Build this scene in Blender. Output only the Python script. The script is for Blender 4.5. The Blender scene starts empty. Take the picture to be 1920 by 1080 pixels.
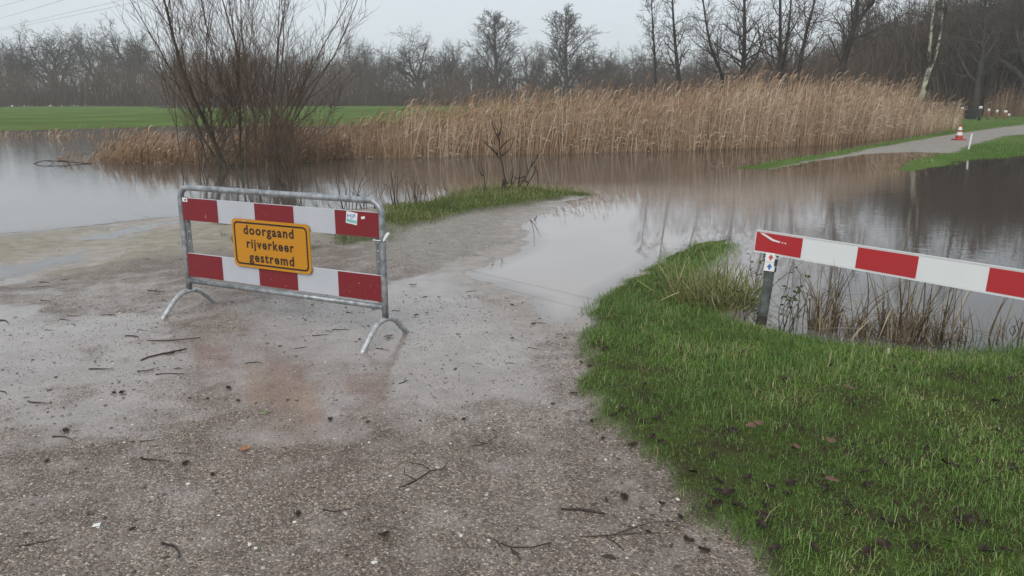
import bpy, math, random
import numpy as np
from mathutils import Vector, Matrix

# ------------------------------------------------------------------ camera, sky, sun, exposure
SC = bpy.context.scene
FPX, CAMH, PITCH = 1478.0, 1.6, math.radians(13.7)      # focal length in pixels of a 1920 wide frame
cam_d = bpy.data.cameras.new('camera'); cam_d.sensor_width = 36.0; cam_d.lens = 36.0 * FPX / 1920.0
cam_d.clip_start = 0.05; cam_d.clip_end = 3000
cam = bpy.data.objects.new('camera', cam_d); SC.collection.objects.link(cam)
cam.location = (0, 0, CAMH); cam.rotation_euler = (math.pi / 2 - PITCH, 0, 0)
SC.camera = cam

SUN_EL, SUN_AZ = math.radians(38), math.radians(200)
w = bpy.data.worlds.new('World'); SC.world = w; w.use_nodes = True
nt = w.node_tree; nt.nodes.clear()
out = nt.nodes.new('ShaderNodeOutputWorld'); bg = nt.nodes.new('ShaderNodeBackground')
sky = nt.nodes.new('ShaderNodeTexSky'); sky.sky_type = 'NISHITA'; sky.sun_disc = False
sky.sun_elevation = SUN_EL; sky.sun_rotation = SUN_AZ; sky.air_density = 1.0; sky.dust_density = 4.0; sky.ozone_density = 1.0
geo = nt.nodes.new('ShaderNodeTexCoord')
cl = nt.nodes.new('ShaderNodeTexNoise'); cl.inputs['Scale'].default_value = 2.2; cl.inputs['Detail'].default_value = 5
mp = nt.nodes.new('ShaderNodeMapping'); mp.inputs['Scale'].default_value = (1, 1, 3.5)
nt.links.new(geo.outputs['Generated'], mp.inputs['Vector']); nt.links.new(mp.outputs['Vector'], cl.inputs['Vector'])
cr = nt.nodes.new('ShaderNodeValToRGB')                       # low stratus: a nearly even pale grey-blue cloud deck
cr.color_ramp.elements[0].position = 0.30; cr.color_ramp.elements[0].color = (6.25, 6.85, 7.4, 1)
cr.color_ramp.elements[1].position = 0.70; cr.color_ramp.elements[1].color = (6.9, 7.45, 7.9, 1)
nt.links.new(cl.outputs['Fac'], cr.inputs['Fac'])
mx = nt.nodes.new('ShaderNodeMixRGB'); mx.inputs['Fac'].default_value = 0.93
nt.links.new(sky.outputs['Color'], mx.inputs['Color1']); nt.links.new(cr.outputs['Color'], mx.inputs['Color2'])
nt.links.new(mx.outputs['Color'], bg.inputs['Color']); bg.inputs['Strength'].default_value = 0.1
nt.links.new(bg.outputs['Background'], out.inputs['Surface'])

sl = bpy.data.lights.new('sun', 'SUN'); sl.energy = 1.5; sl.angle = math.radians(40); sl.color = (1.0, 0.97, 0.93)
so = bpy.data.objects.new('sun', sl); SC.collection.objects.link(so)
sd_ = Vector((math.sin(SUN_AZ) * math.cos(SUN_EL), math.cos(SUN_AZ) * math.cos(SUN_EL), math.sin(SUN_EL)))
so.rotation_euler = sd_.to_track_quat('Z', 'Y').to_euler(); so.location = (0, -5, 30)
SC.view_settings.view_transform = 'Standard'; SC.view_settings.look = 'None'
SC.view_settings.exposure = 0.22; SC.view_settings.gamma = 1.0; SC.view_settings.use_curve_mapping = False
SC.cycles.use_denoising = True; SC.cycles.max_bounces = 6; SC.cycles.diffuse_bounces = 2; SC.cycles.glossy_bounces = 3
SC.cycles.transparent_max_bounces = 8; SC.cycles.transmission_bounces = 3; SC.cycles.volume_bounces = 1
SC.cycles.sample_clamp_indirect = 4.0

COL = SC.collection
random.seed(7); R = random.Random(11); NP = np.random.default_rng(5)

# ------------------------------------------------------------------ helpers
CP, SP = math.cos(PITCH), math.sin(PITCH)
def ray(px, py):
    x = (px - 960) / FPX; y = -(py - 540) / FPX
    return x, CP + y * SP, -SP + y * CP
def G(px, py, z=0.0):                       # where the ground at height z stands for a place in the photo
    x, y, d = ray(px, py); t = (z - CAMH) / d
    return (x * t, y * t, z)
def PV(px, py, Y):                          # the point at distance Y
    x, y, d = ray(px, py); t = Y / y
    return (x * t, Y, CAMH + d * t)

def tag(o, label, cat, group=None, kind=None):
    if label: o['label'] = label
    if cat: o['category'] = cat
    if group: o['group'] = group
    if kind: o['kind'] = kind
    return o
def empty(name, loc=(0, 0, 0), rz=0.0):
    o = bpy.data.objects.new(name, None); COL.objects.link(o); o.location = loc; o.rotation_euler = (0, 0, rz)
    o.empty_display_size = 0.1
    return o
def link(name, me, mat=None, parent=None):
    if mat is not None and len(me.materials) == 0: me.materials.append(mat)
    o = bpy.data.objects.new(name, me); COL.objects.link(o)
    if parent is not None: o.parent = parent
    return o
def np_mesh(name, V, F, attrs=None, smooth=False):
    V = np.ascontiguousarray(V, np.float32).reshape(-1, 3); F = np.ascontiguousarray(F, np.int32)
    me = bpy.data.meshes.new(name); k = F.shape[1]; m = len(F)
    me.vertices.add(len(V)); me.vertices.foreach_set('co', V.ravel())
    me.loops.add(m * k); me.loops.foreach_set('vertex_index', F.ravel())
    me.polygons.add(m); me.polygons.foreach_set('loop_start', np.arange(0, m * k, k, dtype=np.int32))
    if smooth: me.polygons.foreach_set('use_smooth', np.ones(m, bool))
    for n, a in (attrs or {}).items():
        at = me.attributes.new(n, 'FLOAT', 'POINT'); at.data.foreach_set('value', np.ascontiguousarray(a, np.float32).ravel())
    me.update(calc_edges=True)
    return me
def py_mesh(name, verts, faces, smooth=False):
    me = bpy.data.meshes.new(name); me.from_pydata([tuple(v) for v in verts], [], faces); me.update()
    if smooth: me.polygons.foreach_set('use_smooth', [True] * len(me.polygons))
    return me
def box(c, s):
    x, y, z = c; a, b, d = s[0] / 2, s[1] / 2, s[2] / 2
    v = [(x + i * a, y + j * b, z + k * d) for k in (-1, 1) for j in (-1, 1) for i in (-1, 1)]
    return v, [(0, 2, 3, 1), (4, 5, 7, 6), (0, 1, 5, 4), (2, 6, 7, 3), (0, 4, 6, 2), (1, 3, 7, 5)]
def join(*vf):
    V, F = [], []
    for v, f in vf:
        n = len(V); V += list(v); F += [tuple(i + n for i in q) for q in f]
    return V, F
def catmull(P, n):
    P = [Vector(p) for p in P]; Q = [P[0] * 2 - P[1]] + P + [P[-1] * 2 - P[-2]]; o = []
    for i in range(1, len(Q) - 2):
        for k in range(n):
            t = k / n; a, b, c, d = Q[i - 1:i + 3]
            o.append(0.5 * ((2 * b) + (c - a) * t + (2 * a - 5 * b + 4 * c - d) * t * t + (3 * b - a - 3 * c + d) * t ** 3))
    o.append(P[-1]); return o
def tube(P, r, k=10, cap=True):
    P = [Vector(p) for p in P]; n = len(P); rr = r if isinstance(r, (list, tuple)) else [r] * n
    V, F = [], []; N = None
    for i in range(n):
        T = (P[min(i + 1, n - 1)] - P[max(i - 1, 0)]).normalized()
        if N is None:
            N = T.orthogonal().normalized()
        N = (N - T * N.dot(T)).normalized(); B = T.cross(N)
        for j in range(k):
            a = 2 * math.pi * j / k; V.append(P[i] + (N * math.cos(a) + B * math.sin(a)) * rr[i])
    for i in range(n - 1):
        for j in range(k):
            F.append((i * k + j, i * k + (j + 1) % k, (i + 1) * k + (j + 1) % k, (i + 1) * k + j))
    if cap:
        F.append(tuple(range(k))[::-1]); F.append(tuple((n - 1) * k + j for j in range(k)))
    return V, F
def lathe(prof, k=20):
    V, F = [], []
    for r, z in prof:
        for j in range(k):
            a = 2 * math.pi * j / k; V.append((r * math.cos(a), r * math.sin(a), z))
    for i in range(len(prof) - 1):
        for j in range(k):
            F.append((i * k + j, i * k + (j + 1) % k, (i + 1) * k + (j + 1) % k, (i + 1) * k + j))
    F.append(tuple(range(k))[::-1]); F.append(tuple((len(prof) - 1) * k + j for j in range(k)))
    return V, F
def ribbons(P, W, S):
    m, n, _ = P.shape
    V = np.stack([P - S[:, None, :] * W[..., None] / 2, P + S[:, None, :] * W[..., None] / 2], 2).reshape(-1, 3)
    b = (np.arange(m) * n * 2)[:, None] + (np.arange(n - 1) * 2)[None]
    F = np.stack([b, b + 1, b + 3, b + 2], -1).reshape(-1, 4)
    return V, F
def cat(parts):
    Vs, Fs, As, o = [], [], [], 0
    for V, F, a in parts:
        Vs.append(V); Fs.append(F + o); As.append(a); o += len(V)
    return np.concatenate(Vs), np.concatenate(Fs), np.concatenate(As)

_perm = np.random.default_rng(3).random((256, 256)).astype(np.float32)
def vnoise(x, y):
    xi = np.floor(x).astype(int); yi = np.floor(y).astype(int); fx = x - xi; fy = y - yi
    fx = fx * fx * (3 - 2 * fx); fy = fy * fy * (3 - 2 * fy)
    p = lambda i, j: _perm[(xi + i) & 255, (yi + j) & 255]
    return (p(0, 0) * (1 - fx) + p(1, 0) * fx) * (1 - fy) + (p(0, 1) * (1 - fx) + p(1, 1) * fx) * fy
def fbm(x, y, s, o=4):
    r = 0; a = 1; t = 0
    for i in range(o):
        r = r + a * (vnoise(x * s + 17.3 * i, y * s + 5.7 * i) - 0.5) * 2; t += a; a *= 0.5; s *= 2.03
    return r / t
def sdf(x, y, poly):                         # signed distance, positive inside
    P = np.asarray(poly, float)[:, :2]; d = np.full(x.shape, 1e9); ins = np.zeros(x.shape, bool)
    for i in range(len(P)):
        ax, ay = P[i]; bx, by = P[(i + 1) % len(P)]; ex, ey = bx - ax, by - ay
        L = ex * ex + ey * ey + 1e-12; t = np.clip(((x - ax) * ex + (y - ay) * ey) / L, 0, 1)
        d = np.minimum(d, (x - ax - t * ex) ** 2 + (y - ay - t * ey) ** 2)
        c = ((ay > y) != (by > y)) & (x < (bx - ax) * (y - ay) / (by - ay + 1e-12) + ax); ins ^= c
    return np.where(ins, 1, -1) * np.sqrt(d)
def smooth(a, b, x):
    t = np.clip((x - a) / (b - a), 0, 1); return t * t * (3 - 2 * t)

# ------------------------------------------------------------------ materials
def mat(name):
    m = bpy.data.materials.new(name); m.use_nodes = True; t = m.node_tree
    return m, t, t.nodes['Principled BSDF']
def nd(t, kind, **kw):
    n = t.nodes.new(kind)
    for k, v in kw.items():
        if k in n.inputs: n.inputs[k].default_value = v
        else: setattr(n, k, v)
    return n
def ramp(t, fac, stops):
    r = t.nodes.new('ShaderNodeValToRGB'); e = r.color_ramp.elements
    while len(e) < len(stops): e.new(0.5)
    for i, (p, c) in enumerate(stops): e[i].position = p; e[i].color = (*c, 1)
    t.links.new(fac, r.inputs['Fac']); return r.outputs['Color']
def mix(t, f, a, b, mode='MIX'):
    n = t.nodes.new('ShaderNodeMixRGB'); n.blend_type = mode
    for s, v in (('Fac', f), ('Color1', a), ('Color2', b)):
        if hasattr(v, 'is_linked'): t.links.new(v, n.inputs[s])
        else: n.inputs[s].default_value = v if s == 'Fac' else (*v, 1)
    return n.outputs['Color']
def mth(t, op, a, b=0.0, c=None):
    n = t.nodes.new('ShaderNodeMath'); n.operation = op
    for i, v in enumerate((a, b, c)):
        if v is None: continue
        if hasattr(v, 'is_linked'): t.links.new(v, n.inputs[i])
        else: n.inputs[i].default_value = v
    return n.outputs[0]
def attr(t, name):
    n = t.nodes.new('ShaderNodeAttribute'); n.attribute_name = name; return n.outputs['Fac']
def noise(t, scale, detail=3, vec=None, rough=0.5):
    n = nd(t, 'ShaderNodeTexNoise', Scale=scale, Detail=detail, Roughness=rough)
    if vec is not None: t.links.new(vec, n.inputs['Vector'])
    return n.outputs['Fac']
def pos(t): return t.nodes.new('ShaderNodeNewGeometry').outputs['Position']
def objc(t): return t.nodes.new('ShaderNodeTexCoord').outputs['Object']
def bump(t, h, strength, dist, target):
    b = nd(t, 'ShaderNodeBump', Strength=strength, Distance=dist); t.links.new(h, b.inputs['Height']); t.links.new(b.outputs['Normal'], target)

def simple(name, c1, c2, scale=8, rough=0.7, metal=0.0, bumps=0.0, spec=0.4, lo=0.35, hi=0.65):
    m, t, b = mat(name); v = objc(t); n = noise(t, scale, 5, v)
    t.links.new(ramp(t, n, [(lo, c1), (hi, c2)]), b.inputs['Base Color'])
    b.inputs['Roughness'].default_value = rough; b.inputs['Metallic'].default_value = metal
    b.inputs['Specular IOR Level'].default_value = spec
    if bumps: bump(t, noise(t, scale * 3, 4, v), bumps, 0.01, b.inputs['Normal'])
    return m
def tinted(name, stops, rough=0.6, transl=0.25, spec=0.3):
    """blade material: the tint attribute picks the colour of each blade, thin blades let some light through"""
    m, t, b = mat(name); c = ramp(t, attr(t, 'tint'), stops)
    t.links.new(c, b.inputs['Base Color']); b.inputs['Roughness'].default_value = rough
    b.inputs['Specular IOR Level'].default_value = spec
    if transl:
        tr = t.nodes.new('ShaderNodeBsdfTranslucent'); t.links.new(c, tr.inputs['Color'])
        ms = t.nodes.new('ShaderNodeMixShader'); ms.inputs[0].default_value = transl
        t.links.new(b.outputs[0], ms.inputs[1]); t.links.new(tr.outputs[0], ms.inputs[2])
        t.links.new(ms.outputs[0], t.nodes['Material Output'].inputs['Surface'])
    return m

def ground_material():
    m, t, b = mat('ground'); p = pos(t)
    grass, sand, film, shell, mead = [attr(t, n) for n in ('grass', 'sand', 'film', 'shell', 'meadow')]
    v1 = nd(t, 'ShaderNodeTexVoronoi', Scale=130.0); v2 = nd(t, 'ShaderNodeTexVoronoi', Scale=80.0)
    for v in (v1, v2): t.links.new(p, v.inputs['Vector'])
    s1 = t.nodes.new('ShaderNodeSeparateColor'); t.links.new(v1.outputs['Color'], s1.inputs[0])
    s2 = t.nodes.new('ShaderNodeSeparateColor'); t.links.new(v2.outputs['Color'], s2.inputs[0])
    grit = ramp(t, s1.outputs[0], [(0.0, (.045, .036, .030)), (.35, (.13, .110, .094)), (.62, (.215, .185, .16)), (.84, (.29, .25, .215)), (.92, (.48, .43, .375)), (1.0, (.70, .65, .58))])
    grit2 = ramp(t, s2.outputs[1], [(0.0, (.10, .082, .068)), (.5, (.19, .162, .138)), (.9, (.32, .275, .23)), (1.0, (.50, .44, .36))])
    big = noise(t, 1.3, 5, p); mid = noise(t, 7.0, 5, p); fine = noise(t, 260.0, 2, p)
    gc = mix(t, 0.35, grit, grit2)
    gc = mix(t, 1.0, gc, ramp(t, big, [(.32, (.78, .67, .615)), (.68, (1.24, 1.13, 1.08))]), 'MULTIPLY')
    mudc = ramp(t, mid, [(.3, (.205, .168, .150)), (.7, (.325, .277, .252))])
    sandc = mix(t, ramp(t, fine, [(.45, (0, 0, 0)), (.75, (.5, .5, .5))]), ramp(t, mid, [(.3, (.30, .265, .20)), (.7, (.45, .41, .33))]), grit2)
    shellc = mix(t, 0.55, ramp(t, mid, [(.3, (.36, .33, .285)), (.7, (.52, .485, .43))]), grit)
    fm = ramp(t, mth(t, 'ADD', film, mth(t, 'MULTIPLY', mth(t, 'SUBTRACT', noise(t, 5.0, 6, p, .62), .5), 0.9)), [(.38, (0, 0, 0)), (.72, (1, 1, 1))])
    c = mix(t, sand, gc, sandc); c = mix(t, shell, c, shellc); c = mix(t, mth(t, 'MULTIPLY', fm, .65), c, mudc)
    soil = ramp(t, mid, [(.35, (.060, .050, .030)), (.65, (.075, .105, .028))])
    green = ramp(t, noise(t, .16, 7, p, .65), [(.36, (.080, .130, .034)), (.64, (.135, .190, .060))])
    c = mix(t, grass, c, mix(t, mead, soil, green))
    t.links.new(c, b.inputs['Base Color'])
    t.links.new(mth(t, 'MULTIPLY', mth(t, 'SUBTRACT', 1.0, grass), .25), b.inputs['Specular IOR Level']); b.inputs['Roughness'].default_value = 0.8
    wet = mth(t, 'MULTIPLY', mth(t, 'SUBTRACT', 1.0, mth(t, 'MAXIMUM', grass, mth(t, 'MULTIPLY', mth(t, 'MAXIMUM', sand, shell), .8))), mth(t, 'ADD', mth(t, 'MULTIPLY', fm, .68), .32))
    t.links.new(wet, b.inputs['Coat Weight']); b.inputs['Coat IOR'].default_value = 1.5
    t.links.new(mth(t, 'ADD', mth(t, 'MULTIPLY', mth(t, 'SUBTRACT', 1.0, fm), .22), .075), b.inputs['Coat Roughness'])
    hgt = mth(t, 'ADD', mth(t, 'MULTIPLY', v1.outputs['Distance'], -1.0), mth(t, 'MULTIPLY', mid, .6))
    bs = nd(t, 'ShaderNodeBump', Distance=0.012); t.links.new(hgt, bs.inputs['Height'])
    t.links.new(mth(t, 'SUBTRACT', .9, mth(t, 'MULTIPLY', fm, .6)), bs.inputs['Strength']); t.links.new(bs.outputs[0], b.inputs['Normal'])
    bc = nd(t, 'ShaderNodeBump', Distance=0.006); t.links.new(mth(t, 'ADD', noise(t, 38, 4, p), mth(t, 'MULTIPLY', v1.outputs['Distance'], -.5)), bc.inputs['Height'])
    t.links.new(mth(t, 'SUBTRACT', .5, mth(t, 'MULTIPLY', fm, .40)), bc.inputs['Strength']); t.links.new(bc.outputs[0], b.inputs['Coat Normal'])
    return m
def water_material():
    m, t, b = mat('flood_water'); p = pos(t); dep = attr(t, 'depth'); rip = attr(t, 'ripple')
    t.nodes.remove(b)
    mpn = nd(t, 'ShaderNodeMapping', Scale=(1.0, 2.1, 1.0)); t.links.new(p, mpn.inputs['Vector'])
    h = mth(t, 'ADD', noise(t, 3.2, 3, mpn.outputs[0]), mth(t, 'MULTIPLY', noise(t, 11.0, 2, mpn.outputs[0]), .35))
    bp = nd(t, 'ShaderNodeBump', Distance=0.02); t.links.new(h, bp.inputs['Height']); t.links.new(mth(t, 'MULTIPLY', rip, .10), bp.inputs['Strength'])
    gl = nd(t, 'ShaderNodeBsdfGlossy', Roughness=0.012); gl.inputs['Color'].default_value = (.95, .95, .95, 1); t.links.new(bp.outputs[0], gl.inputs['Normal'])
    fr = nd(t, 'ShaderNodeFresnel', IOR=1.42); t.links.new(bp.outputs[0], fr.inputs['Normal'])
    bodymix = nd(t, 'ShaderNodeMixRGB', blend_type='MULTIPLY', Fac=1.0); body = nd(t, 'ShaderNodeBsdfDiffuse'); t.links.new(ramp(t, noise(t, .5, 3, p), [(.3, (.9, .9, .9)), (.7, (1.1, 1.1, 1.1))]), bodymix.inputs['Color1']); t.links.new(mix(t, attr(t, 'murk'), (.060, .047, .037), (.34, .305, .285)), bodymix.inputs['Color2']); t.links.new(bodymix.outputs[0], body.inputs['Color'])
    tr = t.nodes.new('ShaderNodeBsdfTransparent'); tr.inputs['Color'].default_value = (.93, .90, .86, 1)
    m1 = t.nodes.new('ShaderNodeMixShader'); t.links.new(ramp(t, mth(t, 'MULTIPLY', dep, 32.0), [(0.0, (.6, .6, .6)), (1.0, (1, 1, 1))]), m1.inputs[0])
    t.links.new(tr.outputs[0], m1.inputs[1]); t.links.new(body.outputs[0], m1.inputs[2])
    m2 = t.nodes.new('ShaderNodeMixShader'); t.links.new(fr.outputs[0], m2.inputs[0]); t.links.new(m1.outputs[0], m2.inputs[1]); t.links.new(gl.outputs[0], m2.inputs[2])
    t.links.new(m2.outputs[0], t.nodes['Material Output'].inputs['Surface'])
    return m
def sheet_paint(name, col, rough=0.35, wear=(.75, .74, .72), amount=.70, dirt=.45):
    m, t, b = mat(name); v = objc(t)
    c = mix(t, mth(t, 'MULTIPLY', noise(t, 5, 5, v), dirt), col, tuple(x * .45 + .03 for x in col))
    sp = ramp(t, noise(t, 42, 6, v, .7), [(amount, (0, 0, 0)), (amount + .03, (1, 1, 1))])
    c = mix(t, sp, c, wear); t.links.new(c, b.inputs['Base Color'])
    b.inputs['Roughness'].default_value = rough; b.inputs['Specular IOR Level'].default_value = .4
    return m

M = {}
M['ground'] = ground_material(); M['water'] = water_material()
M['galv'] = simple('galvanised_steel', (.20, .215, .225), (.40, .415, .43), 24, .42, .55, .15)
M['galv_light'] = simple('worn_galvanised_foot', (.34, .355, .36), (.56, .57, .57), 30, .4, .5, .15)
M['strip'] = simple('drilled_steel_strip', (.13, .14, .145), (.22, .23, .235), 20, .55, .4)
M['zinc'] = simple('bolt_and_hole_light', (.55, .55, .54), (.68, .68, .66), 20, .35, .6)  # sign bolts, and painted light of the strip holes
M['dull_white'] = sheet_paint('white_sheeting', (.50, .52, .56), .35, (.22, .21, .19), .68, .5)
M['dull_red'] = sheet_paint('dark_red_sheeting', (.20, .010, .016), .35, (.50, .36, .35), .66)
M['boom_white'] = sheet_paint('white_boom_paint', (.70, .71, .71), .3, (.45, .44, .42), .76, .2)
M['boom_red'] = sheet_paint('red_boom_sheet', (.42, .018, .022), .3, (.7, .6, .58), .78, .2)
M['amber'] = None
def amber():
    m, t, b = mat('amber_reflective_sheet'); v = objc(t)
    wv = nd(t, 'ShaderNodeTexWave', Scale=14.0, Distortion=.3); wv.bands_direction = 'Z'; t.links.new(v, wv.inputs['Vector'])
    c = mix(t, mth(t, 'MULTIPLY', wv.outputs['Fac'], .25), (.50, .215, .006), (.60, .30, .02))
    c = mix(t, mth(t, 'MULTIPLY', noise(t, 4, 4, v), .3), c, (.38, .15, .01))
    t.links.new(c, b.inputs['Base Color']); b.inputs['Roughness'].default_value = .4; return m
M['amber'] = amber()
M['sign_black'] = simple('sign_print', (.018, .010, .010), (.035, .018, .016), 10, .45)
M['paper'] = simple('paper_white', (.62, .63, .63), (.74, .74, .73), 30, .6)
M['teal'] = simple('teal_print', (.18, .42, .42), (.28, .5, .5), 30, .5)
M['blue_ink'] = simple('blue_print', (.015, .10, .34), (.03, .14, .42), 30, .5)
M['red_ink'] = simple('red_print', (.40, .03, .03), (.5, .05, .045), 30, .5)
M['post_wood'] = simple('weathered_grey_green_wood', (.055, .062, .055), (.115, .125, .115), 18, .8, 0, .6)
M['dark_wood'] = simple('dark_wet_wood', (.022, .017, .013), (.05, .04, .03), 22, .8, 0, .6)
M['black'] = simple('black_plastic', (.012, .013, .014), (.025, .026, .028), 20, .5)
M['cone_red'] = simple('cone_red_rubber', (.30, .025, .022), (.40, .05, .04), 12, .5)
M['cone_white'] = simple('cone_white_band', (.6, .6, .6), (.72, .72, .7), 12, .4)
M['stake_white'] = simple('white_stake_paint', (.58, .6, .58), (.72, .72, .7), 9, .5)
M['rust_post'] = simple('red_brown_post_wood', (.13, .06, .04), (.22, .10, .06), 12, .8)
M['bark_far'] = simple('grey_brown_bark', (.045, .040, .035), (.085, .075, .066), 2, .9)
M['bark_dark'] = simple('dark_wet_bark', (.028, .025, .021), (.055, .048, .04), 3, .9)
M['twig_far'] = simple('fine_brown_twigs', (.055, .044, .036), (.10, .080, .066), .6, .9)
M['twig_red'] = simple('reddish_willow_twigs', (.070, .042, .028), (.13, .082, .055), .9, .8)
M['bark_willow'] = simple('willow_bark', (.05, .042, .03), (.105, .088, .062), 5, .85, 0, .4)
M['bark_birch'] = simple('pale_mossy_birch_bark', (.06, .055, .04), (.42, .41, .31), 3.2, .8, 0, .3, .4, .38, .52)
M['ivy'] = simple('dark_ivy_leaves', (.018, .028, .014), (.04, .055, .026), 1.5, .6)
M['leaf_dark'] = simple('black_wet_leaf', (.022, .016, .013), (.075, .055, .045), 24, .85, 0, .8, .08)
M['leaf_brown'] = simple('brown_fallen_leaf', (.09, .04, .022), (.19, .09, .05), 14, .5)
M['leaf_orange'] = simple('orange_fallen_leaf', (.36, .12, .03), (.46, .17, .05), 14, .5)
M['twig_wet'] = simple('wet_twig_bark', (.018, .012, .009), (.05, .034, .026), 22, .42, 0, .4)
M['pebble_white'] = simple('white_pebble', (.52, .50, .45), (.70, .68, .64), 9, .5)
M['wire'] = simple('aluminium_cable', (.14, .15, .16), (.2, .21, .22), 2, .5, .3)
M['lawn'] = tinted('lawn_grass', [(0, (.065, .090, .022)), (.3, (.098, .182, .031)), (.65, (.150, .275, .050)), (.86, (.25, .33, .085)), (1, (.48, .42, .22))], .45, .3, .45)
M['rough'] = tinted('rough_grass', [(0, (.05, .07, .02)), (.4, (.11, .155, .038)), (.7, (.21, .22, .075)), (1, (.40, .34, .19))], .6, .3)
M['reed'] = tinted('dry_reed', [(0, (.14, .088, .054)), (.3, (.27, .170, .102)), (.6, (.41, .275, .17)), (.85, (.56, .41, .275)), (1, (.74, .63, .49))], .7, .3)
M['sedge_brown'] = tinted('withered_sedge', [(0, (.05, .038, .026)), (.4, (.14, .105, .066)), (.75, (.28, .21, .13)), (1, (.50, .41, .28))], .6, .25)
M['bramble'] = tinted('bramble_leaf', [(0, (.022, .035, .012)), (.5, (.05, .085, .022)), (1, (.12, .16, .05))], .5, .25)
M['thicket'] = tinted('distant_brush', [(0, (.045, .034, .027)), (.5, (.088, .062, .047)), (.85, (.135, .086, .062)), (1, (.18, .145, .115))], .9, 0)
def gravel_mat():
    m, t, b = mat('loose_pebbles')
    c = ramp(t, attr(t, 'tint'), [(0, (.035, .030, .028)), (.3, (.11, .095, .085)), (.55, (.20, .17, .145)), (.75, (.30, .24, .18)), (.88, (.42, .38, .33)), (1, (.68, .65, .60))])
    t.links.new(c, b.inputs['Base Color']); b.inputs['Roughness'].default_value = .45; b.inputs['Specular IOR Level'].default_value = .5; return m
M['pebbles'] = gravel_mat()

# ------------------------------------------------------------------ terrain: one height field above and below the flood level (z = 0)
def gp(L): return [G(*q)[:2] for q in L]
NEAR = gp([(-700, 462), (-300, 452), (0, 437), (80, 431), (165, 421), (250, 412), (335, 404), (440, 397), (560, 393), (640, 393), (735, 386), (790, 383), (830, 373), (880, 358), (930, 351), (1000, 351), (1050, 359), (1095, 362), (1112, 366), (1070, 377), (1042, 392), (1005, 404), (985, 425), (994, 448), (985, 468), (940, 487), (880, 510), (905, 527), (960, 545), (1002, 560), (1006, 585), (1020, 604), (1060, 606), (1100, 586), (1120, 562), (1180, 522), (1250, 482), (1320, 452), (1372, 446), (1362, 470), (1310, 498), (1290, 530), (1312, 572), (1360, 598), (1430, 613), (1560, 641), (1690, 661), (1800, 667), (1920, 655), (2200, 640), (2700, 650)]) + [(9, 3), (14, -8), (-14, -8), (-14, 7)]
PUDDLE = [gp([(-300, 535), (-100, 515), (0, 500), (90, 486), (160, 472), (140, 490), (70, 510), (0, 527), (-150, 548)]), gp([(165, 448), (235, 427), (330, 411), (338, 417), (255, 436), (205, 449)])]
LAWN = gp([(1122, 562), (1180, 518), (1250, 478), (1320, 448), (1400, 440), (1500, 560), (1920, 640), (2700, 600)]) + [(9, 3), (12, -6), (1.0, -6), (0.75, 1.2)] + gp([(1450, 1150), (1385, 1070), (1325, 1005), (1270, 950), (1215, 895), (1165, 835), (1112, 780), (1104, 700), (1090, 645), (1094, 612)])
ISLET = gp([(700, 425), (735, 380), (790, 378), (830, 368), (880, 352), (930, 346), (1000, 346), (1050, 354), (1115, 360), (1115, 368), (1060, 372), (1010, 383), (940, 395), (880, 403), (820, 418), (760, 440)])
BANK = gp([(1385, 316), (1450, 303), (1550, 287), (1640, 272), (1700, 260), (1760, 250)]) + [(20, 37), (24, 46), (45, 70), (120, 70), (120, 24)] + gp([(2300, 286), (1920, 291), (1840, 297), (1770, 310), (1700, 321), (1683, 318), (1720, 302), (1775, 287), (1710, 284), (1650, 287), (1575, 296), (1510, 306), (1450, 317)])
FARPATH = gp([(1430, 320), (1455, 314), (1578, 292), (1652, 277), (1791, 253), (1920, 237), (2100, 222), (2100, 238), (1920, 256), (1891, 259), (1862, 266), (1823, 276), (1791, 287), (1710, 287), (1652, 290), (1575, 298)])
MEADOW = gp([(-900, 262), (-300, 249), (0, 245), (150, 242), (300, 237), (450, 237), (600, 237), (700, 235)]) + [(2, 41), (12, 41), (20, 39), (60, 50), (900, 60), (900, 1200), (-900, 1200), (-900, 55)]
PONDS = [gp([(-200, 197.5), (0, 196.5), (60, 196.5), (125, 199), (0, 201), (-200, 202)]), gp([(140, 196), (205, 196), (210, 199.5), (150, 199.5)]), gp([(300, 199), (480, 199), (520, 203), (320, 203)])]
SANDZ = gp([(-400, 470), (0, 440), (160, 425), (335, 405), (480, 398), (700, 392), (720, 430), (600, 450), (450, 470), (300, 490), (120, 520), (-400, 560)])
SHELLZ = gp([(700, 450), (800, 420), (900, 405), (1020, 385), (1010, 410), (985, 430), (990, 465), (900, 490), (820, 500), (720, 480)])
FILMZ = [gp([(-300, 560), (60, 545), (230, 560), (345, 610), (390, 690), (400, 770), (280, 800), (60, 820), (-300, 850)]), gp([(600, 540), (850, 520), (1000, 560), (1070, 600), (1060, 680), (1030, 780), (900, 770), (780, 800), (640, 850), (460, 850), (350, 800), (350, 680), (420, 600)])]

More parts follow.
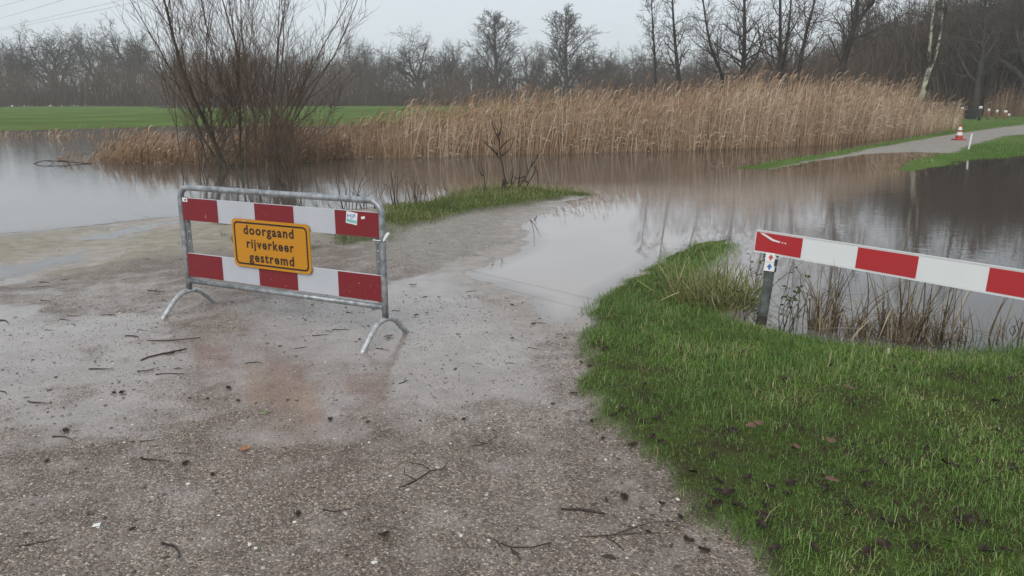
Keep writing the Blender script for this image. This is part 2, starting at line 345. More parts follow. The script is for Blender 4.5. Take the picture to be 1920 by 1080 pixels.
def terrain(x, y):
    wob = fbm(x, y, .9, 3) * .10 * np.clip((y - 1) / 8, .25, 3) + fbm(x, y, 4, 3) * .05
    nr = sdf(x, y, NEAR) + wob * .8
    for pz in PUDDLE: nr = np.minimum(nr, -sdf(x, y, pz) + fbm(x, y, 2.2, 4) * .22)
    bk = sdf(x, y, BANK) + wob * .7; md = sdf(x, y, MEADOW) + fbm(x, y, .12, 3) * 1.0
    for pz in PONDS: md = np.minimum(md, -sdf(x, y, pz))
    sh = lambda s, hi, sc, lo, sl: np.where(s > 0, hi * (1 - np.exp(-np.maximum(s, 0) / sc)), -lo * (1 - np.exp(np.minimum(s, 0) / sl)))
    h = np.maximum(np.maximum(sh(nr, .035, .7, .35, 2.6), sh(bk, .10, 1.2, .35, 4.0)), sh(md, .12, 3.0, .35, 4.0))
    lw = sdf(x, y, LAWN) + fbm(x, y, 3.4, 4) * .17; il = sdf(x, y, ISLET) + fbm(x, y, 3, 3) * .16
    near = (nr > bk) & (nr > md)
    g_l = smooth(-.03, .06, lw); g_i = smooth(-.12, .14, il)
    h = h + near * (np.clip(nr, 0, .5) * 2 * (g_l * .028 + g_i * .05) + fbm(x, y, 3.1, 4) * .006 + fbm(x, y, 14, 2) * .0022)
    h = h + (~near) * fbm(x, y, .8, 3) * .012
    fp = sdf(x, y, FARPATH) + fbm(x, y, 1.2, 3) * .12
    return h, nr, bk, md, g_l, g_i, fp, near
def axis(segs):
    o = [segs[0][0]]
    for a, b, s0, s1 in segs:
        v = a
        while v < b - 1e-6:
            f = (v - a) / (b - a); v = min(b, v + s0 + (s1 - s0) * f); o.append(v)
    return np.unique(np.round(np.array(o), 5))
xs = axis([(-900, -100, 90, 20), (-100, -30, 16, 1.6), (-30, -9, 1.6, .3), (-9, -4.2, .3, .045), (-4.2, 4.6, .045, .045), (4.6, 9, .05, .13), (9, 24, .13, .16), (24, 40, .2, 1.0), (40, 100, 1.2, 9), (100, 900, 20, 90)])
ys = axis([(-20, -3, 3, .5), (-3, 1.6, .5, .06), (1.6, 8.5, .045, .05), (8.5, 20, .055, .13), (20, 50, .15, .7), (50, 200, .8, 6), (200, 1200, 10, 80)])
X, Y = np.meshgrid(xs, ys)
Z, NRD, BKD, MDD, GL, GI, FP, NEARM = terrain(X, Y)
flat = lambda poly, w: smooth(-w, w, sdf(X, Y, poly) + fbm(X, Y, 1.5, 4) * w)
sand = flat(SANDZ, .5); shell = flat(SHELLZ, .35)
film = np.maximum(flat(FILMZ[0], .8), flat(FILMZ[1], .45) * 1.05); film = np.maximum(film * .9, .40 + .12 * smooth(3.0, 4.2, Y) * smooth(7.5, 6.0, Y) - .12 * shell - .2 * sand)
film = np.maximum(film, smooth(.03, -.002, Z) * NEARM * .9)
isfp = smooth(-.1, .1, FP) * (~NEARM)
patchy = smooth(-.05, .35, fbm(X, Y, 1.7, 4)) * smooth(-.3, .3, sdf(X, Y, gp([(360, 415), (480, 405), (720, 395), (740, 440), (720, 480), (600, 480), (470, 470), (380, 450)]))) * .8
grass = np.where(NEARM, np.maximum(np.maximum(GL, GI), patchy), 1 - isfp)
meadow = np.where(NEARM, GI * .3 + patchy * .3, 1.0)
shell = np.where(NEARM, shell, isfp); sand = np.where(NEARM, sand, 0)
SUBP = gp([(860, 505), (960, 600), (1030, 640), (1090, 610), (1180, 525), (1320, 450), (1370, 410), (1440, 350), (1300, 345), (1110, 366), (1000, 400)])
sub = smooth(-.45, .25, sdf(X, Y, SUBP) + .25 * fbm(X, Y, 1.1, 4)) * (grass < .5)
shell = np.maximum(shell, sub * NEARM); film = np.maximum(film, smooth(-.25, .3, sdf(X, Y, SUBP) + .2 * fbm(X, Y, 2, 4)) * .55 * (grass < .5))
ny, nx = X.shape; idx = np.arange(ny * nx).reshape(ny, nx)
Q = np.stack([idx[:-1, :-1], idx[:-1, 1:], idx[1:, 1:], idx[1:, :-1]], -1).reshape(-1, 4)
VV = np.stack([X, Y, Z], -1).reshape(-1, 3)
AT = dict(grass=grass.ravel(), sand=sand.ravel(), film=film.ravel(), shell=shell.ravel(), meadow=meadow.ravel())
cz = lambda a: a.ravel()[Q].mean(1)
qz, qn, qgl, qgi, qfp, qy = cz(Z), cz(NEARM.astype(float)) > .5, cz(GL) > .5, cz(GI) > .5, cz(FP), cz(Y)
qmd = cz(MDD) > cz(BKD)
cls = np.where(qz < -.03, 0, np.where(qn, np.where(qgl, 2, np.where(qgi, 3, 1)), np.where(qfp > 0, 5, np.where(qmd, 6, 4))))
names = {0: ('flooded_ground', 'muddy ground lying under the flood water', 'ground'), 1: ('gravel_path', 'wet gravel and sand path running down into the flood', 'path'),
         2: ('lawn_ground', 'soil under the bright green lawn beside the path', 'ground'), 3: ('verge_ground', 'low grassy spit of land behind the barrier', 'ground'),
         4: ('bank_ground', 'green grass bank along the far path', 'ground'), 5: ('far_gravel_path', 'grey gravel path rising out of the flood by the cone', 'path'),
         6: ('meadow', 'flat green meadow beyond the flood water', 'meadow')}
for k, (n, l, c) in names.items():
    q = Q[cls == k]; u, inv = np.unique(q, return_inverse=True)
    me = np_mesh(n, VV[u], inv.reshape(-1, 4), {a: v[u] for a, v in AT.items()}, True)
    tag(link(n, me, M['ground']), l, c, None, 'structure')
# the flood
Xw, Yw, Zw = X[::2, ::2], Y[::2, ::2], Z[::2, ::2]
ny2, nx2 = Xw.shape; id2 = np.arange(ny2 * nx2).reshape(ny2, nx2)
Qw = np.stack([id2[:-1, :-1], id2[:-1, 1:], id2[1:, 1:], id2[1:, :-1]], -1).reshape(-1, 4)
Qw = Qw[Zw.ravel()[Qw].min(1) < .012]
u, inv = np.unique(Qw, return_inverse=True)
Vw = np.stack([Xw, Yw, np.zeros_like(Xw)], -1).reshape(-1, 3)[u]
dw = np.clip(-Zw.ravel()[u], 0, 1); rp = smooth(.01, .20, dw) * (.35 + .65 * smooth(6, 16, Vw[:, 1]))
SUBPATH = gp([(880, 510), (1000, 610), (1100, 600), (1180, 525), (1320, 450), (1370, 410), (1440, 350), (1500, 322), (1440, 316), (1300, 345), (1110, 366), (1000, 405)])
mk = np.maximum(smooth(-2.6, .1, sdf(Vw[:, 0], Vw[:, 1], SUBPATH) + .6 * fbm(Vw[:, 0], Vw[:, 1], .7, 3)), 0.40 * smooth(-1.0, -5.0, Vw[:, 0] + .12 * Vw[:, 1]) * smooth(40, 12, Vw[:, 1]))
mk = np.maximum(mk * smooth(19, 10, Vw[:, 1]), .12 * smooth(7, 3, Vw[:, 0]) * smooth(7, 9, Vw[:, 1]))
tag(link('flood_water', np_mesh('flood_water', Vw, inv.reshape(-1, 4), dict(depth=dw, ripple=rp, murk=mk), True), M['water']), 'brown flood water covering the path and the fields', 'water', None, 'structure')
def height(x, y):
    x = np.atleast_1d(np.asarray(x, float)); y = np.atleast_1d(np.asarray(y, float))
    i = np.clip(np.searchsorted(xs, x) - 1, 0, nx - 2); j = np.clip(np.searchsorted(ys, y) - 1, 0, ny - 2)
    fx = np.clip((x - xs[i]) / (xs[i + 1] - xs[i]), 0, 1); fy = np.clip((y - ys[j]) / (ys[j + 1] - ys[j]), 0, 1)
    return (Z[j, i] * (1 - fx) + Z[j, i + 1] * fx) * (1 - fy) + (Z[j + 1, i] * (1 - fx) + Z[j + 1, i + 1] * fx) * fy
def samp(A, x, y):
    i = np.clip(np.searchsorted(xs, x), 0, nx - 1); j = np.clip(np.searchsorted(ys, y), 0, ny - 1); return A[j, i]
def hz(x, y): return float(height(x, y)[0])

# ------------------------------------------------------------------ bare trees
class Tree:
    def __init__(s): s.pl = {}
    def add(s, lvl, P, r): s.pl.setdefault((lvl, len(P)), []).append((P, r))
    def mesh(s, name, lv, sides):
        parts = []
        for (l, n), L in s.pl.items():
            if l not in lv: continue
            P = np.array([p for p, _ in L], float); r = np.array([q for _, q in L], float); k = sides.get(l, 3); m = len(P)
            T = np.empty_like(P); T[:, 1:-1] = P[:, 2:] - P[:, :-2]; T[:, 0] = P[:, 1] - P[:, 0]; T[:, -1] = P[:, -1] - P[:, -2]
            T /= np.linalg.norm(T, axis=2, keepdims=True) + 1e-9
            ref = NP.normal(size=(m, 1, 3)) + np.zeros_like(P); N = np.cross(T, ref); N /= np.linalg.norm(N, axis=2, keepdims=True) + 1e-9
            if k == 2:
                V, F = ribbons(P, r * 2, N[:, 0]); parts.append((V, F, np.zeros(len(V)))); continue
            B = np.cross(T, N); a = np.arange(k) * 2 * math.pi / k
            V = (P[:, :, None] + (N[:, :, None] * np.cos(a)[:, None] + B[:, :, None] * np.sin(a)[:, None]) * r[:, :, None, None]).reshape(-1, 3)
            b = (np.arange(m) * n * k)[:, None, None] + (np.arange(n - 1) * k)[None, :, None]; j = np.arange(k)[None, None]; j2 = (j + 1) % k
            F = np.stack([b + j, b + j2, b + k + j2, b + k + j], -1).reshape(-1, 4); parts.append((V, F, np.zeros(len(V))))
        V, F, _ = cat(parts); return np_mesh(name, V, F, None, True)
def nrm(v):
    l = math.sqrt(v[0] * v[0] + v[1] * v[1] + v[2] * v[2]) + 1e-9; return (v[0] / l, v[1] / l, v[2] / l)
def grow(tr, p, d, L, r, lvl, S, rg):
    sp = S[lvl]; n = sp['seg']; P = [p]; D = [d]; rad = [r]; tip = sp.get('tip', .35)
    for i in range(n):
        wg = sp['wig']; d = nrm((d[0] + rg.gauss(0, wg), d[1] + rg.gauss(0, wg), d[2] + rg.gauss(0, wg) + sp['trop']))
        p = (p[0] + d[0] * L / n, p[1] + d[1] * L / n, p[2] + d[2] * L / n); P.append(p); D.append(d); rad.append(r * (1 - (1 - tip) * (i + 1) / n))
    tr.add(lvl, P, rad)
    if lvl + 1 >= len(S): return
    c = S[lvl + 1]; m = c['n']; ph = rg.random() * 6.28
    for k in range(m):
        t = c['t0'] + (c['t1'] - c['t0']) * (k + rg.random()) / m; f = t * n; i = min(int(f), n - 1); f -= i
        q = tuple(P[i][a] * (1 - f) + P[i + 1][a] * f for a in range(3)); dd = D[i + 1]
        ph += 2.4 + rg.gauss(0, .35); e1 = nrm((dd[1], -dd[0], .01) if abs(dd[2]) < .95 else (1, 0, 0))
        e2 = (dd[1] * e1[2] - dd[2] * e1[1], dd[2] * e1[0] - dd[0] * e1[2], dd[0] * e1[1] - dd[1] * e1[0])
        an = math.radians(c['ang'] + rg.gauss(0, c.get('angv', 9))); ca, sa = math.cos(an), math.sin(an); cp, s_ = math.cos(ph), math.sin(ph)
        nd_ = tuple(dd[a] * ca + (e1[a] * cp + e2[a] * s_) * sa for a in range(3))
        pf = c.get('prof'); ll = L * c['ratio'] * (pf(t) if pf else 1.0) * (.75 + .5 * rg.random())
        rr = max(c.get('rmin', .004), min((rad[i] * (1 - f) + rad[i + 1] * f) * c.get('rr', .6), r * .8))
        grow(tr, q, nrm(nd_), ll, rr, lvl + 1, S, rg)
lv = lambda **k: dict(dict(seg=4, wig=.12, trop=.03, t0=.25, t1=1.0, ang=40), **k)
def oak_spec(m): return [lv(seg=5, wig=.06, trop=.1, tip=.6), lv(n=9, t0=.42, ang=50, angv=14, ratio=1.15, wig=.20, trop=.07, seg=5, rr=.74), lv(n=7, t0=.25, ang=48, angv=12, ratio=.50, wig=.24, rr=.7, trop=.05, rmin=m * 1.6), lv(n=6, t0=.2, ang=48, ratio=.50, wig=.25, trop=.03, rmin=m * 1.2, seg=3), lv(n=5, t0=.15, ang=45, ratio=.50, wig=.2, rmin=m * .7, seg=2), lv(n=4, ang=42, ratio=.6, wig=.2, rmin=m * .5, seg=2)]
def lime_spec(m): return [lv(seg=8, wig=.03, trop=.05, tip=.12), lv(n=34, t0=.16, t1=.98, ang=40, angv=8, ratio=.40, prof=lambda t: 1.08 - t * .85 if t > .3 else .75, wig=.08, trop=.12, rr=.42, rmin=m * 1.8), lv(n=8, t0=.2, ang=36, ratio=.40, wig=.12, trop=.07, rmin=m * 1.2, seg=3), lv(n=5, t0=.2, ang=38, ratio=.5, wig=.15, rmin=m, seg=2), lv(n=3, ang=38, ratio=.6, rmin=m * .8, seg=2)]
def alder_spec(m): return [lv(seg=9, wig=.035, trop=.03, tip=.12), lv(n=26, t0=.25, t1=.98, ang=46, angv=12, ratio=.27, prof=lambda t: 1.15 - t * .8, wig=.14, trop=.09, rr=.38, rmin=m * 1.6), lv(n=7, t0=.2, ang=42, ratio=.45, wig=.16, trop=.05, rmin=m * 1.1, seg=3), lv(n=5, t0=.2, ang=42, ratio=.5, wig=.18, rmin=m, seg=2), lv(n=2, ang=40, ratio=.6, rmin=m * .8, seg=2)]
def make_tree(name, spec, H, trunkfrac, r0, seed, bark, twig, d0=(0, 0, 1)):
    rg = random.Random(seed); tr = Tree(); grow(tr, (0, 0, -.3), nrm(d0), H * trunkfrac, r0, 0, spec, rg)
    n = len(spec); top = max(p[2] for L in tr.pl.values() for P, _ in L for p in P)
    trunk = tr.mesh(name + '_trunk', {0}, {0: 8}); sides = {1: 5, 2: 3, 3: 3 if n > 5 else 2, 4: 2, 5: 2}
    crown = tr.mesh(name + '_crown', set(range(1, n)), sides); trunk.materials.append(bark); crown.materials.append(twig)
    return trunk, crown, top
def place_tree(name, proto, loc, hgt, wide, rz, label, group=None):
    t, c, top = proto; o = empty(name, loc, rz); s = hgt / top; o.scale = (s * wide, s * wide, s)
    link('trunk', t, None, o); link('crown', c, None, o); tag(o, label, 'tree', group); return o
OAKS = [make_tree('oak', oak_spec(.042), 15, .42, .60, 100 + i, M['bark_far'], M['twig_far']) for i in range(4)]
LIMES = [make_tree('lime', lime_spec(.032), 16, .95, .36, 200 + i, M['bark_far'], M['twig_far']) for i in range(2)]
ALDERS = [make_tree('alder', alder_spec(.011), 12, .95, .13, 300 + i, M['bark_dark'], M['twig_far']) for i in range(4)]

def far(px, ytop, d, proto, wide, name, label, group=None):
    x = (px - 960) / FPX * d * .985; h = CAMH + (178 - ytop) / FPX * d * 1.0
    place_tree(name, proto, (x, d, .05), h, wide, R.random() * 6.28, label, group)
GF = 'bare trees of the wood beyond the meadow'
LG = 'leafless tree standing in the distant grey wood beyond the meadow'
far(115, 46, 150, OAKS[0], 1.0, 'oak_tree', 'dense round-crowned bare tree above the meadow, under the power lines')
far(262, 30, 152, OAKS[1], .85, 'oak_tree', 'tall bare tree with open fan of limbs just left of the willow')
far(785, 52, 140, OAKS[2], 1.15, 'oak_tree', 'wide spreading bare oak standing alone above the brown thicket, right of the willow')
far(682, 64, 150, OAKS[3], .75, 'oak_tree', 'slim bare tree with rounded top between the willow and the wide oak')
far(714, 86, 145, OAKS[0], .9, 'oak_tree', 'low bare tree with crooked limbs beside the wide spreading oak')
far(932, 26, 128, LIMES[0], 1.45, 'lime_tree', 'tall pointed bare tree above the reeds, behind the sapling')
far(1060, 16, 120, LIMES[1], 1.5, 'lime_tree', 'tallest egg-shaped bare tree standing above the middle of the reed bed')
far(1126, 72, 135, OAKS[1], .95, 'oak_tree', 'round-topped bare oak right of the tall egg-shaped tree')
far(1182, 80, 140, OAKS[2], .7, 'oak_tree', 'small twisted bare tree between the round-topped oak and the slender alders')
for px, yt, d, k, wd in [(15, 72, 155, 3, .7), (48, 55, 160, 1, .6), (-60, 60, 155, 2, 1), (-150, 50, 150, 0, 1), (200, 48, 158, 3, .75), (330, 80, 160, 0, .9), (380, 75, 150, 2, .8), (430, 80, 156, 1, 1.), (480, 70, 150, 3, .9), (535, 82, 158, 0, .9), (600, 76, 150, 2, .7), (640, 98, 160, 1, .7), (838, 72, 145, 3, .7), (872, 90, 150, 0, .8), (905, 98, 150, 1, .7), (990, 74, 145, 3, .7), (1022, 98, 150, 2, .8), (1095, 102, 150, 0, .8), (1155, 108, 150, 3, .8), (1215, 76, 130, 1, .7), (1250, 96, 120, 0, .8), (1300, 86, 110, 2, .8), (1345, 80, 105, 3, .9), (1420, 76, 100, 1, .9), (1510, 62, 95, 0, .9), (1560, 55, 92, 2, .9), (1640, 20, 88, 3, .9)]:
    far(px, yt, d, OAKS[k], wd, 'bare_tree', LG, GF)
GW = 'tall trees of the dark wood on the right'
for i, (px, yt, d) in enumerate([(1600, -10, 75), (1660, -40, 72), (1700, -10, 66), (1745, -60, 70), (1790, -30, 64), (1815, -80, 68), (1870, -60, 64), (1905, -90, 60), (1950, -60, 66), (2010, -80, 62), (2090, -60, 66), (2180, -80, 66), (1575, 20, 80)]):
    far(px, yt, d, (OAKS[i % 4] if i % 3 else LIMES[i % 2]), .75, 'wood_tree', 'tall leafless tree in the dark wood at the right edge', GW)

def mid_tree(name, pts, Yd, r0, k, label, bark='bark_dark', twig='twig_far', ratio=.24, n1=22, seed=0, t0=.28, extra=()):
    """a nearer tree: its trunk follows the bends seen, its branches are grown"""
    rg = random.Random(seed); tr = Tree(); S = alder_spec(.009); S[1] = dict(S[1], n=n1, ratio=ratio, t0=t0)
    stems = [pts] + list(extra); base = Vector(PV(*pts[0], Yd)); base.z = .0
    for si, st in enumerate(stems):
        P = [Vector(PV(a, b, Yd + rg.gauss(0, .25) * (i > 0))) - base for i, (a, b) in enumerate(st)]
        if si == 0: P[0].z = -.3
        P = catmull(P, 3); n = len(P) - 1; L = sum((P[i + 1] - P[i]).length for i in range(n))
        rr = [r0 * (1 if si == 0 else .55) * (1 - .85 * i / n) for i in range(n + 1)]
        key = (0, n + 1); tr.pl.setdefault(key, []).append(([tuple(p) for p in P], rr))
        c = S[1]; ph = rg.random() * 6
        for j in range(c['n'] if si == 0 else c['n'] // 2):
            t = t0 + (1 - t0) * (j + rg.random()) / c['n'] if si == 0 else rg.random(); f = min(t, .999) * n; i = int(f); q = P[i].lerp(P[i + 1], f - i); d = (P[i + 1] - P[i]).normalized()
            ph += 2.4; e1 = d.orthogonal().normalized(); e2 = d.cross(e1); an = math.radians(46 + rg.gauss(0, 12))
            dd = d * math.cos(an) + (e1 * math.cos(ph) + e2 * math.sin(ph)) * math.sin(an)
            grow(tr, tuple(q), nrm(tuple(dd)), L * ratio * (1.1 - .75 * t) * (.7 + .6 * rg.random()), max(.014, rr[i] * .42), 1, S, rg)
    o = empty(name, base); link('trunk', tr.mesh('trunk', {0}, {0: 8}), M[bark], o); link('crown', tr.mesh('crown', {1, 2, 3, 4}, {1: 4, 2: 3, 3: 2, 4: 2}), M[twig], o)
    tag(o, label, 'tree'); return o
mid_tree('alder_tree', [(1232, 200), (1228, 120), (1224, 50), (1220, -20)], 46, .10, 0, 'thin whip-like bare alder at the left end of the slender trees', seed=1, ratio=.16)
mid_tree('alder_tree', [(1285, 205), (1272, 140), (1264, 60), (1258, -60)], 42, .15, 0, 'slender feathery bare alder behind the reeds with upswept twigs', seed=2, ratio=.2)
mid_tree('leaning_tree', [(1368, 205), (1356, 150), (1335, 95), (1322, 30), (1312, -60)], 42, .13, 0, 'thin bare tree leaning left, just left of the straight dark trunk', seed=3, ratio=.22)
mid_tree('alder_tree', [(1392, 205), (1393, 140), (1396, 60), (1394, -120)], 40, .19, 0, 'straight dark-trunked bare tree rising behind the middle of the reeds', seed=4, ratio=.26, n1=28)
mid_tree('alder_tree', [(1460, 205), (1461, 150), (1463, 70), (1462, -130)], 38, .18, 0, 'twin-stemmed dark bare tree behind the reeds', seed=5, ratio=.24, extra=[[(1462, 190), (1472, 100), (1482, 20), (1488, -110)]])
mid_tree('leaning_tree', [(1490, 205), (1497, 140), (1512, 60), (1530, -10), (1540, -90)], 40, .13, 0, 'bare tree leaning right beside the twin-stemmed tree', seed=6, ratio=.24)
mid_tree('leaning_tree', [(1566, 205), (1574, 150), (1588, 95), (1604, 40), (1612, -40), (1622, -130)], 36, .20, 0, 'dark bare tree leaning right with a forked top, left of the birch', seed=7, ratio=.26, extra=[[(1604, 42), (1622, 22), (1642, -4), (1668, -60)]])
mid_tree('birch_tree', [(1708, 250), (1716, 225), (1730, 175), (1740, 130), (1744, 80), (1750, 20), (1758, -80)], 34.2, .15, 0, 'pale mossy leaning birch at the edge of the reeds', 'bark_birch', seed=8, ratio=.16, t0=.45, extra=[[(1738, 142), (1752, 110), (1762, 70), (1768, 10), (1772, -60)]])
mid_tree('wood_edge_tree', [(1828, 222), (1832, 170), (1842, 100), (1846, 30), (1850, -150)], 58, .26, 0, 'tall dark trunk rising behind the white-capped posts', seed=9, ratio=.26, t0=.3)
mid_tree('wood_edge_tree', [(1868, 222), (1866, 150), (1872, 60), (1876, -150)], 66, .2, 0, 'bare tree behind the row of posts, right of the tall dark trunk', seed=10, ratio=.26)

# far brush: a mass of stems nobody could count
def brush(name, label, specs, n, seed):
    rg = np.random.default_rng(seed); parts = []
    for x0, x1, y0, y1, hfun, m, wd in specs:
        x = rg.uniform(x0, x1, m); y = rg.uniform(y0, y1, m); px = 960 + x / y * FPX; H = hfun(px) * rg.uniform(.55, 1.12, m)
        z0 = H * rg.random(m) ** 1.7 * .85; L = rg.uniform(1.2, 3.4, m) * np.clip(H / 7, .5, 1.3); a = rg.uniform(0, 6.28, m); ln = rg.normal(0, .42, m)
        d = np.stack([np.sin(ln) * np.cos(a), np.sin(ln) * np.sin(a), np.cos(ln)], -1)
        base = np.stack([x, y, z0], -1); P = np.stack([base, base + d * L[:, None] * .5, base + d * L[:, None] + rg.normal(0, .15, (m, 3))], 1)
        yaw = rg.uniform(-.9, .9, m); S = np.stack([np.cos(yaw), np.sin(yaw), 0 * yaw], -1); W = (wd * rg.uniform(.4, 1.5, m) * (1.25 - .8 * z0 / H))[:, None] * np.array([1., .8, .25])
        V, F = ribbons(P, W, S); tt = np.clip(.45 + .28 * fbm(x, y * 0 + 3, .12, 3) + rg.normal(0, .17, m), 0, 1); parts.append((V, F, np.repeat(tt, 6)))
    V, F, A = cat(parts); return tag(link(name, np_mesh(name, V, F, dict(tint=A)), M['thicket']), label, 'thicket', None, 'stuff')
hl = lambda px: np.interp(px, [-400, 0, 100, 320, 560, 640, 760, 840, 960, 1100, 1240, 1400], [5.6, 5.5, 6.0, 6.8, 6.8, 6.2, 5.4, 5.0, 5.4, 4.8, 4.8, 5.4]) + .9 * np.sin(px * .05) * np.sin(px * .021)
brush('distant_thicket', 'grey-brown leafless thicket forming the edge of the wood beyond the meadow', [(-130, 60, 118, 138, hl, 52000, .082)], 0, 21)
hr = lambda px: np.interp(px, [1240, 1450, 1550, 1650, 1750, 1950], [4, 5.0, 5.5, 7, 9.5, 10])
brush('dark_wood', 'dark brown mass of brush filling the wood on the right', [(20, 62, 60, 80, hr, 26000, .06), (10, 40, 84, 100, hr, 16000, .06)], 0, 22)
# ivy-clad evergreen in the wood
def leafmass(name, label, cx, cy, H, rx, n, seed):
    rg = np.random.default_rng(seed); o = empty(name, (cx, cy, 0))
    c = rg.normal(size=(26, 3)); c /= np.linalg.norm(c, axis=1, keepdims=True); c *= rg.random((26, 1)) ** .4; ctr = c * [rx * .8, rx * .8, H * .38] + [0, 0, H * .58]
    k = rg.integers(0, 26, n); g = rg.normal(size=(n, 3)); g /= np.linalg.norm(g, axis=1, keepdims=True); p = ctr[k] + g * rg.uniform(.5, 1.05, (n, 1)) * rx * .36
    p = p[p[:, 2] > .1]; n = len(p); d = rg.normal(size=(n, 3)); d /= np.linalg.norm(d, axis=1, keepdims=True); s = np.cross(d, rg.normal(size=(n, 3))); s /= np.linalg.norm(s, axis=1, keepdims=True)
    L = rg.uniform(.12, .3, n)[:, None]; P = np.stack([p, p + d * L * .5, p + d * L], 1); W = np.stack([L[:, 0] * .25, L[:, 0] * .7, L[:, 0] * .1], 1)
    V, F = ribbons(P, W, s); link('crown', np_mesh('ivy_crown', V, F), M['ivy'], o)
    v, f = tube([(0, 0, -.2), (.1, 0, H * .4), (0, .1, H * .9)], [.25, .18, .05], 8); link('trunk', py_mesh('ivy_trunk', v, f, True), M['bark_dark'], o); return tag(o, label, 'tree')
leafmass('ivy_clad_tree', 'dark ivy-clad evergreen tree behind the birch', 36.5, 70, 8.5, 2.7, 15000, 1)
leafmass('holly_tree', 'low dark evergreen bush between the forked tree and the birch', 37, 84, 5.6, 2.6, 9000, 2)
leafmass('ivy_clad_tree', 'tall dark ivy-clad tree at the right edge of the wood', 48, 74, 10.5, 2.6, 11000, 3)

# ------------------------------------------------------------------ reeds
def reeds(name, label, x, y, H, rg, tint0=.5, plume=.75, leafy=2, wstem=.011, lean=.06):
    m = len(x); z = np.minimum(height(x, y), 0) - .02; parts = []
    ang = rg.normal(0, lean, m); a2 = rg.normal(.03, lean, m); base = np.stack([x, y, z], -1); Ht = H + .0
    d = np.stack([np.sin(a2), np.sin(ang), np.cos(ang)], -1); bend = np.stack([rg.normal(.04, .07, m), rg.normal(0, .05, m), -.01 * np.ones(m)], -1)
    P = np.stack([base + d * (Ht * t)[:, None] + bend * (Ht * t * t)[:, None] for t in (0, .4, .75, 1.)], 1)
    yaw = rg.uniform(-.7, .7, m); S = np.stack([np.cos(yaw), np.sin(yaw), 0 * yaw], -1)
    tt = np.clip(tint0 + .16 * fbm(x, y, .5, 3) + rg.normal(0, .24, m), 0, 1); W = wstem * rg.uniform(.7, 1.3, m)[:, None] * np.array([1.1, 1., .8, .5])
    V, F = ribbons(P, W, S); tz = np.clip(tt[:, None] + np.array([-.18, -.02, .04, .04]), 0, 1); parts.append((V, F, np.repeat(tz.ravel(), 2)))
    for k in range(leafy):
        q = rg.random(m) < .8; mm = q.sum(); t = rg.uniform(.15, .85, mm); p0 = base[q] + d[q] * (Ht[q] * t)[:, None] + bend[q] * (Ht[q] * t * t)[:, None]
        yw = rg.normal(0, .9, mm) + np.where(rg.random(mm) < .33, math.pi, 0); o_ = np.stack([np.cos(yw), np.sin(yw) * .8, 0 * yw], -1); L = rg.uniform(.18, .45, mm)[:, None] * np.clip(Ht[q] / 1.7, .5, 1)[:, None]
        up = rg.uniform(.4, 1.0, mm)[:, None]; zv = np.array([0, 0, 1.])
        Pl = np.stack([p0, p0 + o_ * L * .3 + zv * L * .45 * up, p0 + o_ * L * .65 + zv * L * (.5 * up), p0 + o_ * L * 1.0 + zv * L * (.5 * up - rg.uniform(.1, .6, mm)[:, None])], 1)
        S2 = np.stack([-np.sin(yw) * .6, np.cos(yw) * .6, .6 + 0 * yw], -1); Wl = rg.uniform(.010, .020, mm)[:, None] * np.array([.6, 1, .8, .1])
        V, F = ribbons(Pl, Wl, S2); parts.append((V, F, np.repeat(np.clip(tt[q] + rg.normal(.14, .15, mm), 0, 1), 8)))
    q = rg.random(m) < plume; mm = q.sum()
    if mm:
        tp = P[q][:, -1]; yw = rg.normal(0, .6, mm); L = rg.uniform(.14, .26, mm)[:, None]; o_ = np.stack([np.cos(yw), np.sin(yw), 0 * yw], -1); zv = np.array([0, 0, 1.])
        Pl = np.stack([tp, tp + zv * L * .5 + o_ * L * .12, tp + zv * L * .8 + o_ * L * .4, tp + zv * L * .75 + o_ * L * .8], 1)
        Wl = rg.uniform(.014, .042, mm)[:, None] * np.array([.3, 1, .9, .15]); S2 = np.stack([.5 + 0 * yw, np.sin(yw), -.5 + 0 * yw], -1)
        V, F = ribbons(Pl, Wl, S2); parts.append((V, F, np.repeat(np.clip(.42 + rg.normal(0, .22, mm), 0, 1), 8)))
    V, F, A = cat(parts); return tag(link(name, np_mesh(name, V, F, dict(tint=A)), M['reed']), label, 'reeds', None, 'stuff')
def bed(x0, x1, front, depth, n, hfun, rg, dens=None, back=1.6):
    px = rg.uniform(x0, x1, n)
    if dens is not None: px = px[rg.random(len(px)) < dens(px)]
    g = np.array([G(a, front(a))[:2] for a in px]); L = np.linalg.norm(g, axis=1, keepdims=True); dd = rg.random((len(px), 1)) ** back * depth
    ed = fbm(g[:, 0], g[:, 1], .8, 3)[:, None] * .5
    g = g / L * (L + dd + np.abs(ed) + rg.exponential(.08, (len(px), 1))); H = hfun(px) * rg.triangular(.40, .92, 1.36, len(px)) * (1 + .32 * fbm(g[:, 0], g[:, 1], .55, 4)); return g[:, 0], g[:, 1], H
I = lambda xp, fp: (lambda a: np.interp(a, xp, fp))
rg = np.random.default_rng(31)
x, y, H = bed(600, 1800, I([600, 760, 900, 1050, 1200, 1400, 1560, 1640, 1700, 1800], [299, 298, 292, 290, 285, 279, 272, 263, 256, 245]), 4.2, 17500, I([600, 680, 780, 900, 1050, 1200, 1350, 1500, 1600, 1690, 1730, 1800], [.70, .95, 1.32, 1.45, 1.5, 1.55, 1.66, 1.82, 1.86, 1.7, 1.25, 1.05]), rg, I([600, 700, 780, 1000, 1150, 1650, 1720, 1800], [.35, .5, .65, .65, .9, .85, .35, .22]))
reeds('reed_bed', 'long bed of tall golden-brown dry reeds across the flood', x, y, H, rg, np.interp(x / y, [-.25, 0, .3], [.50, .60, .68]), .6, 2, .012, .085)
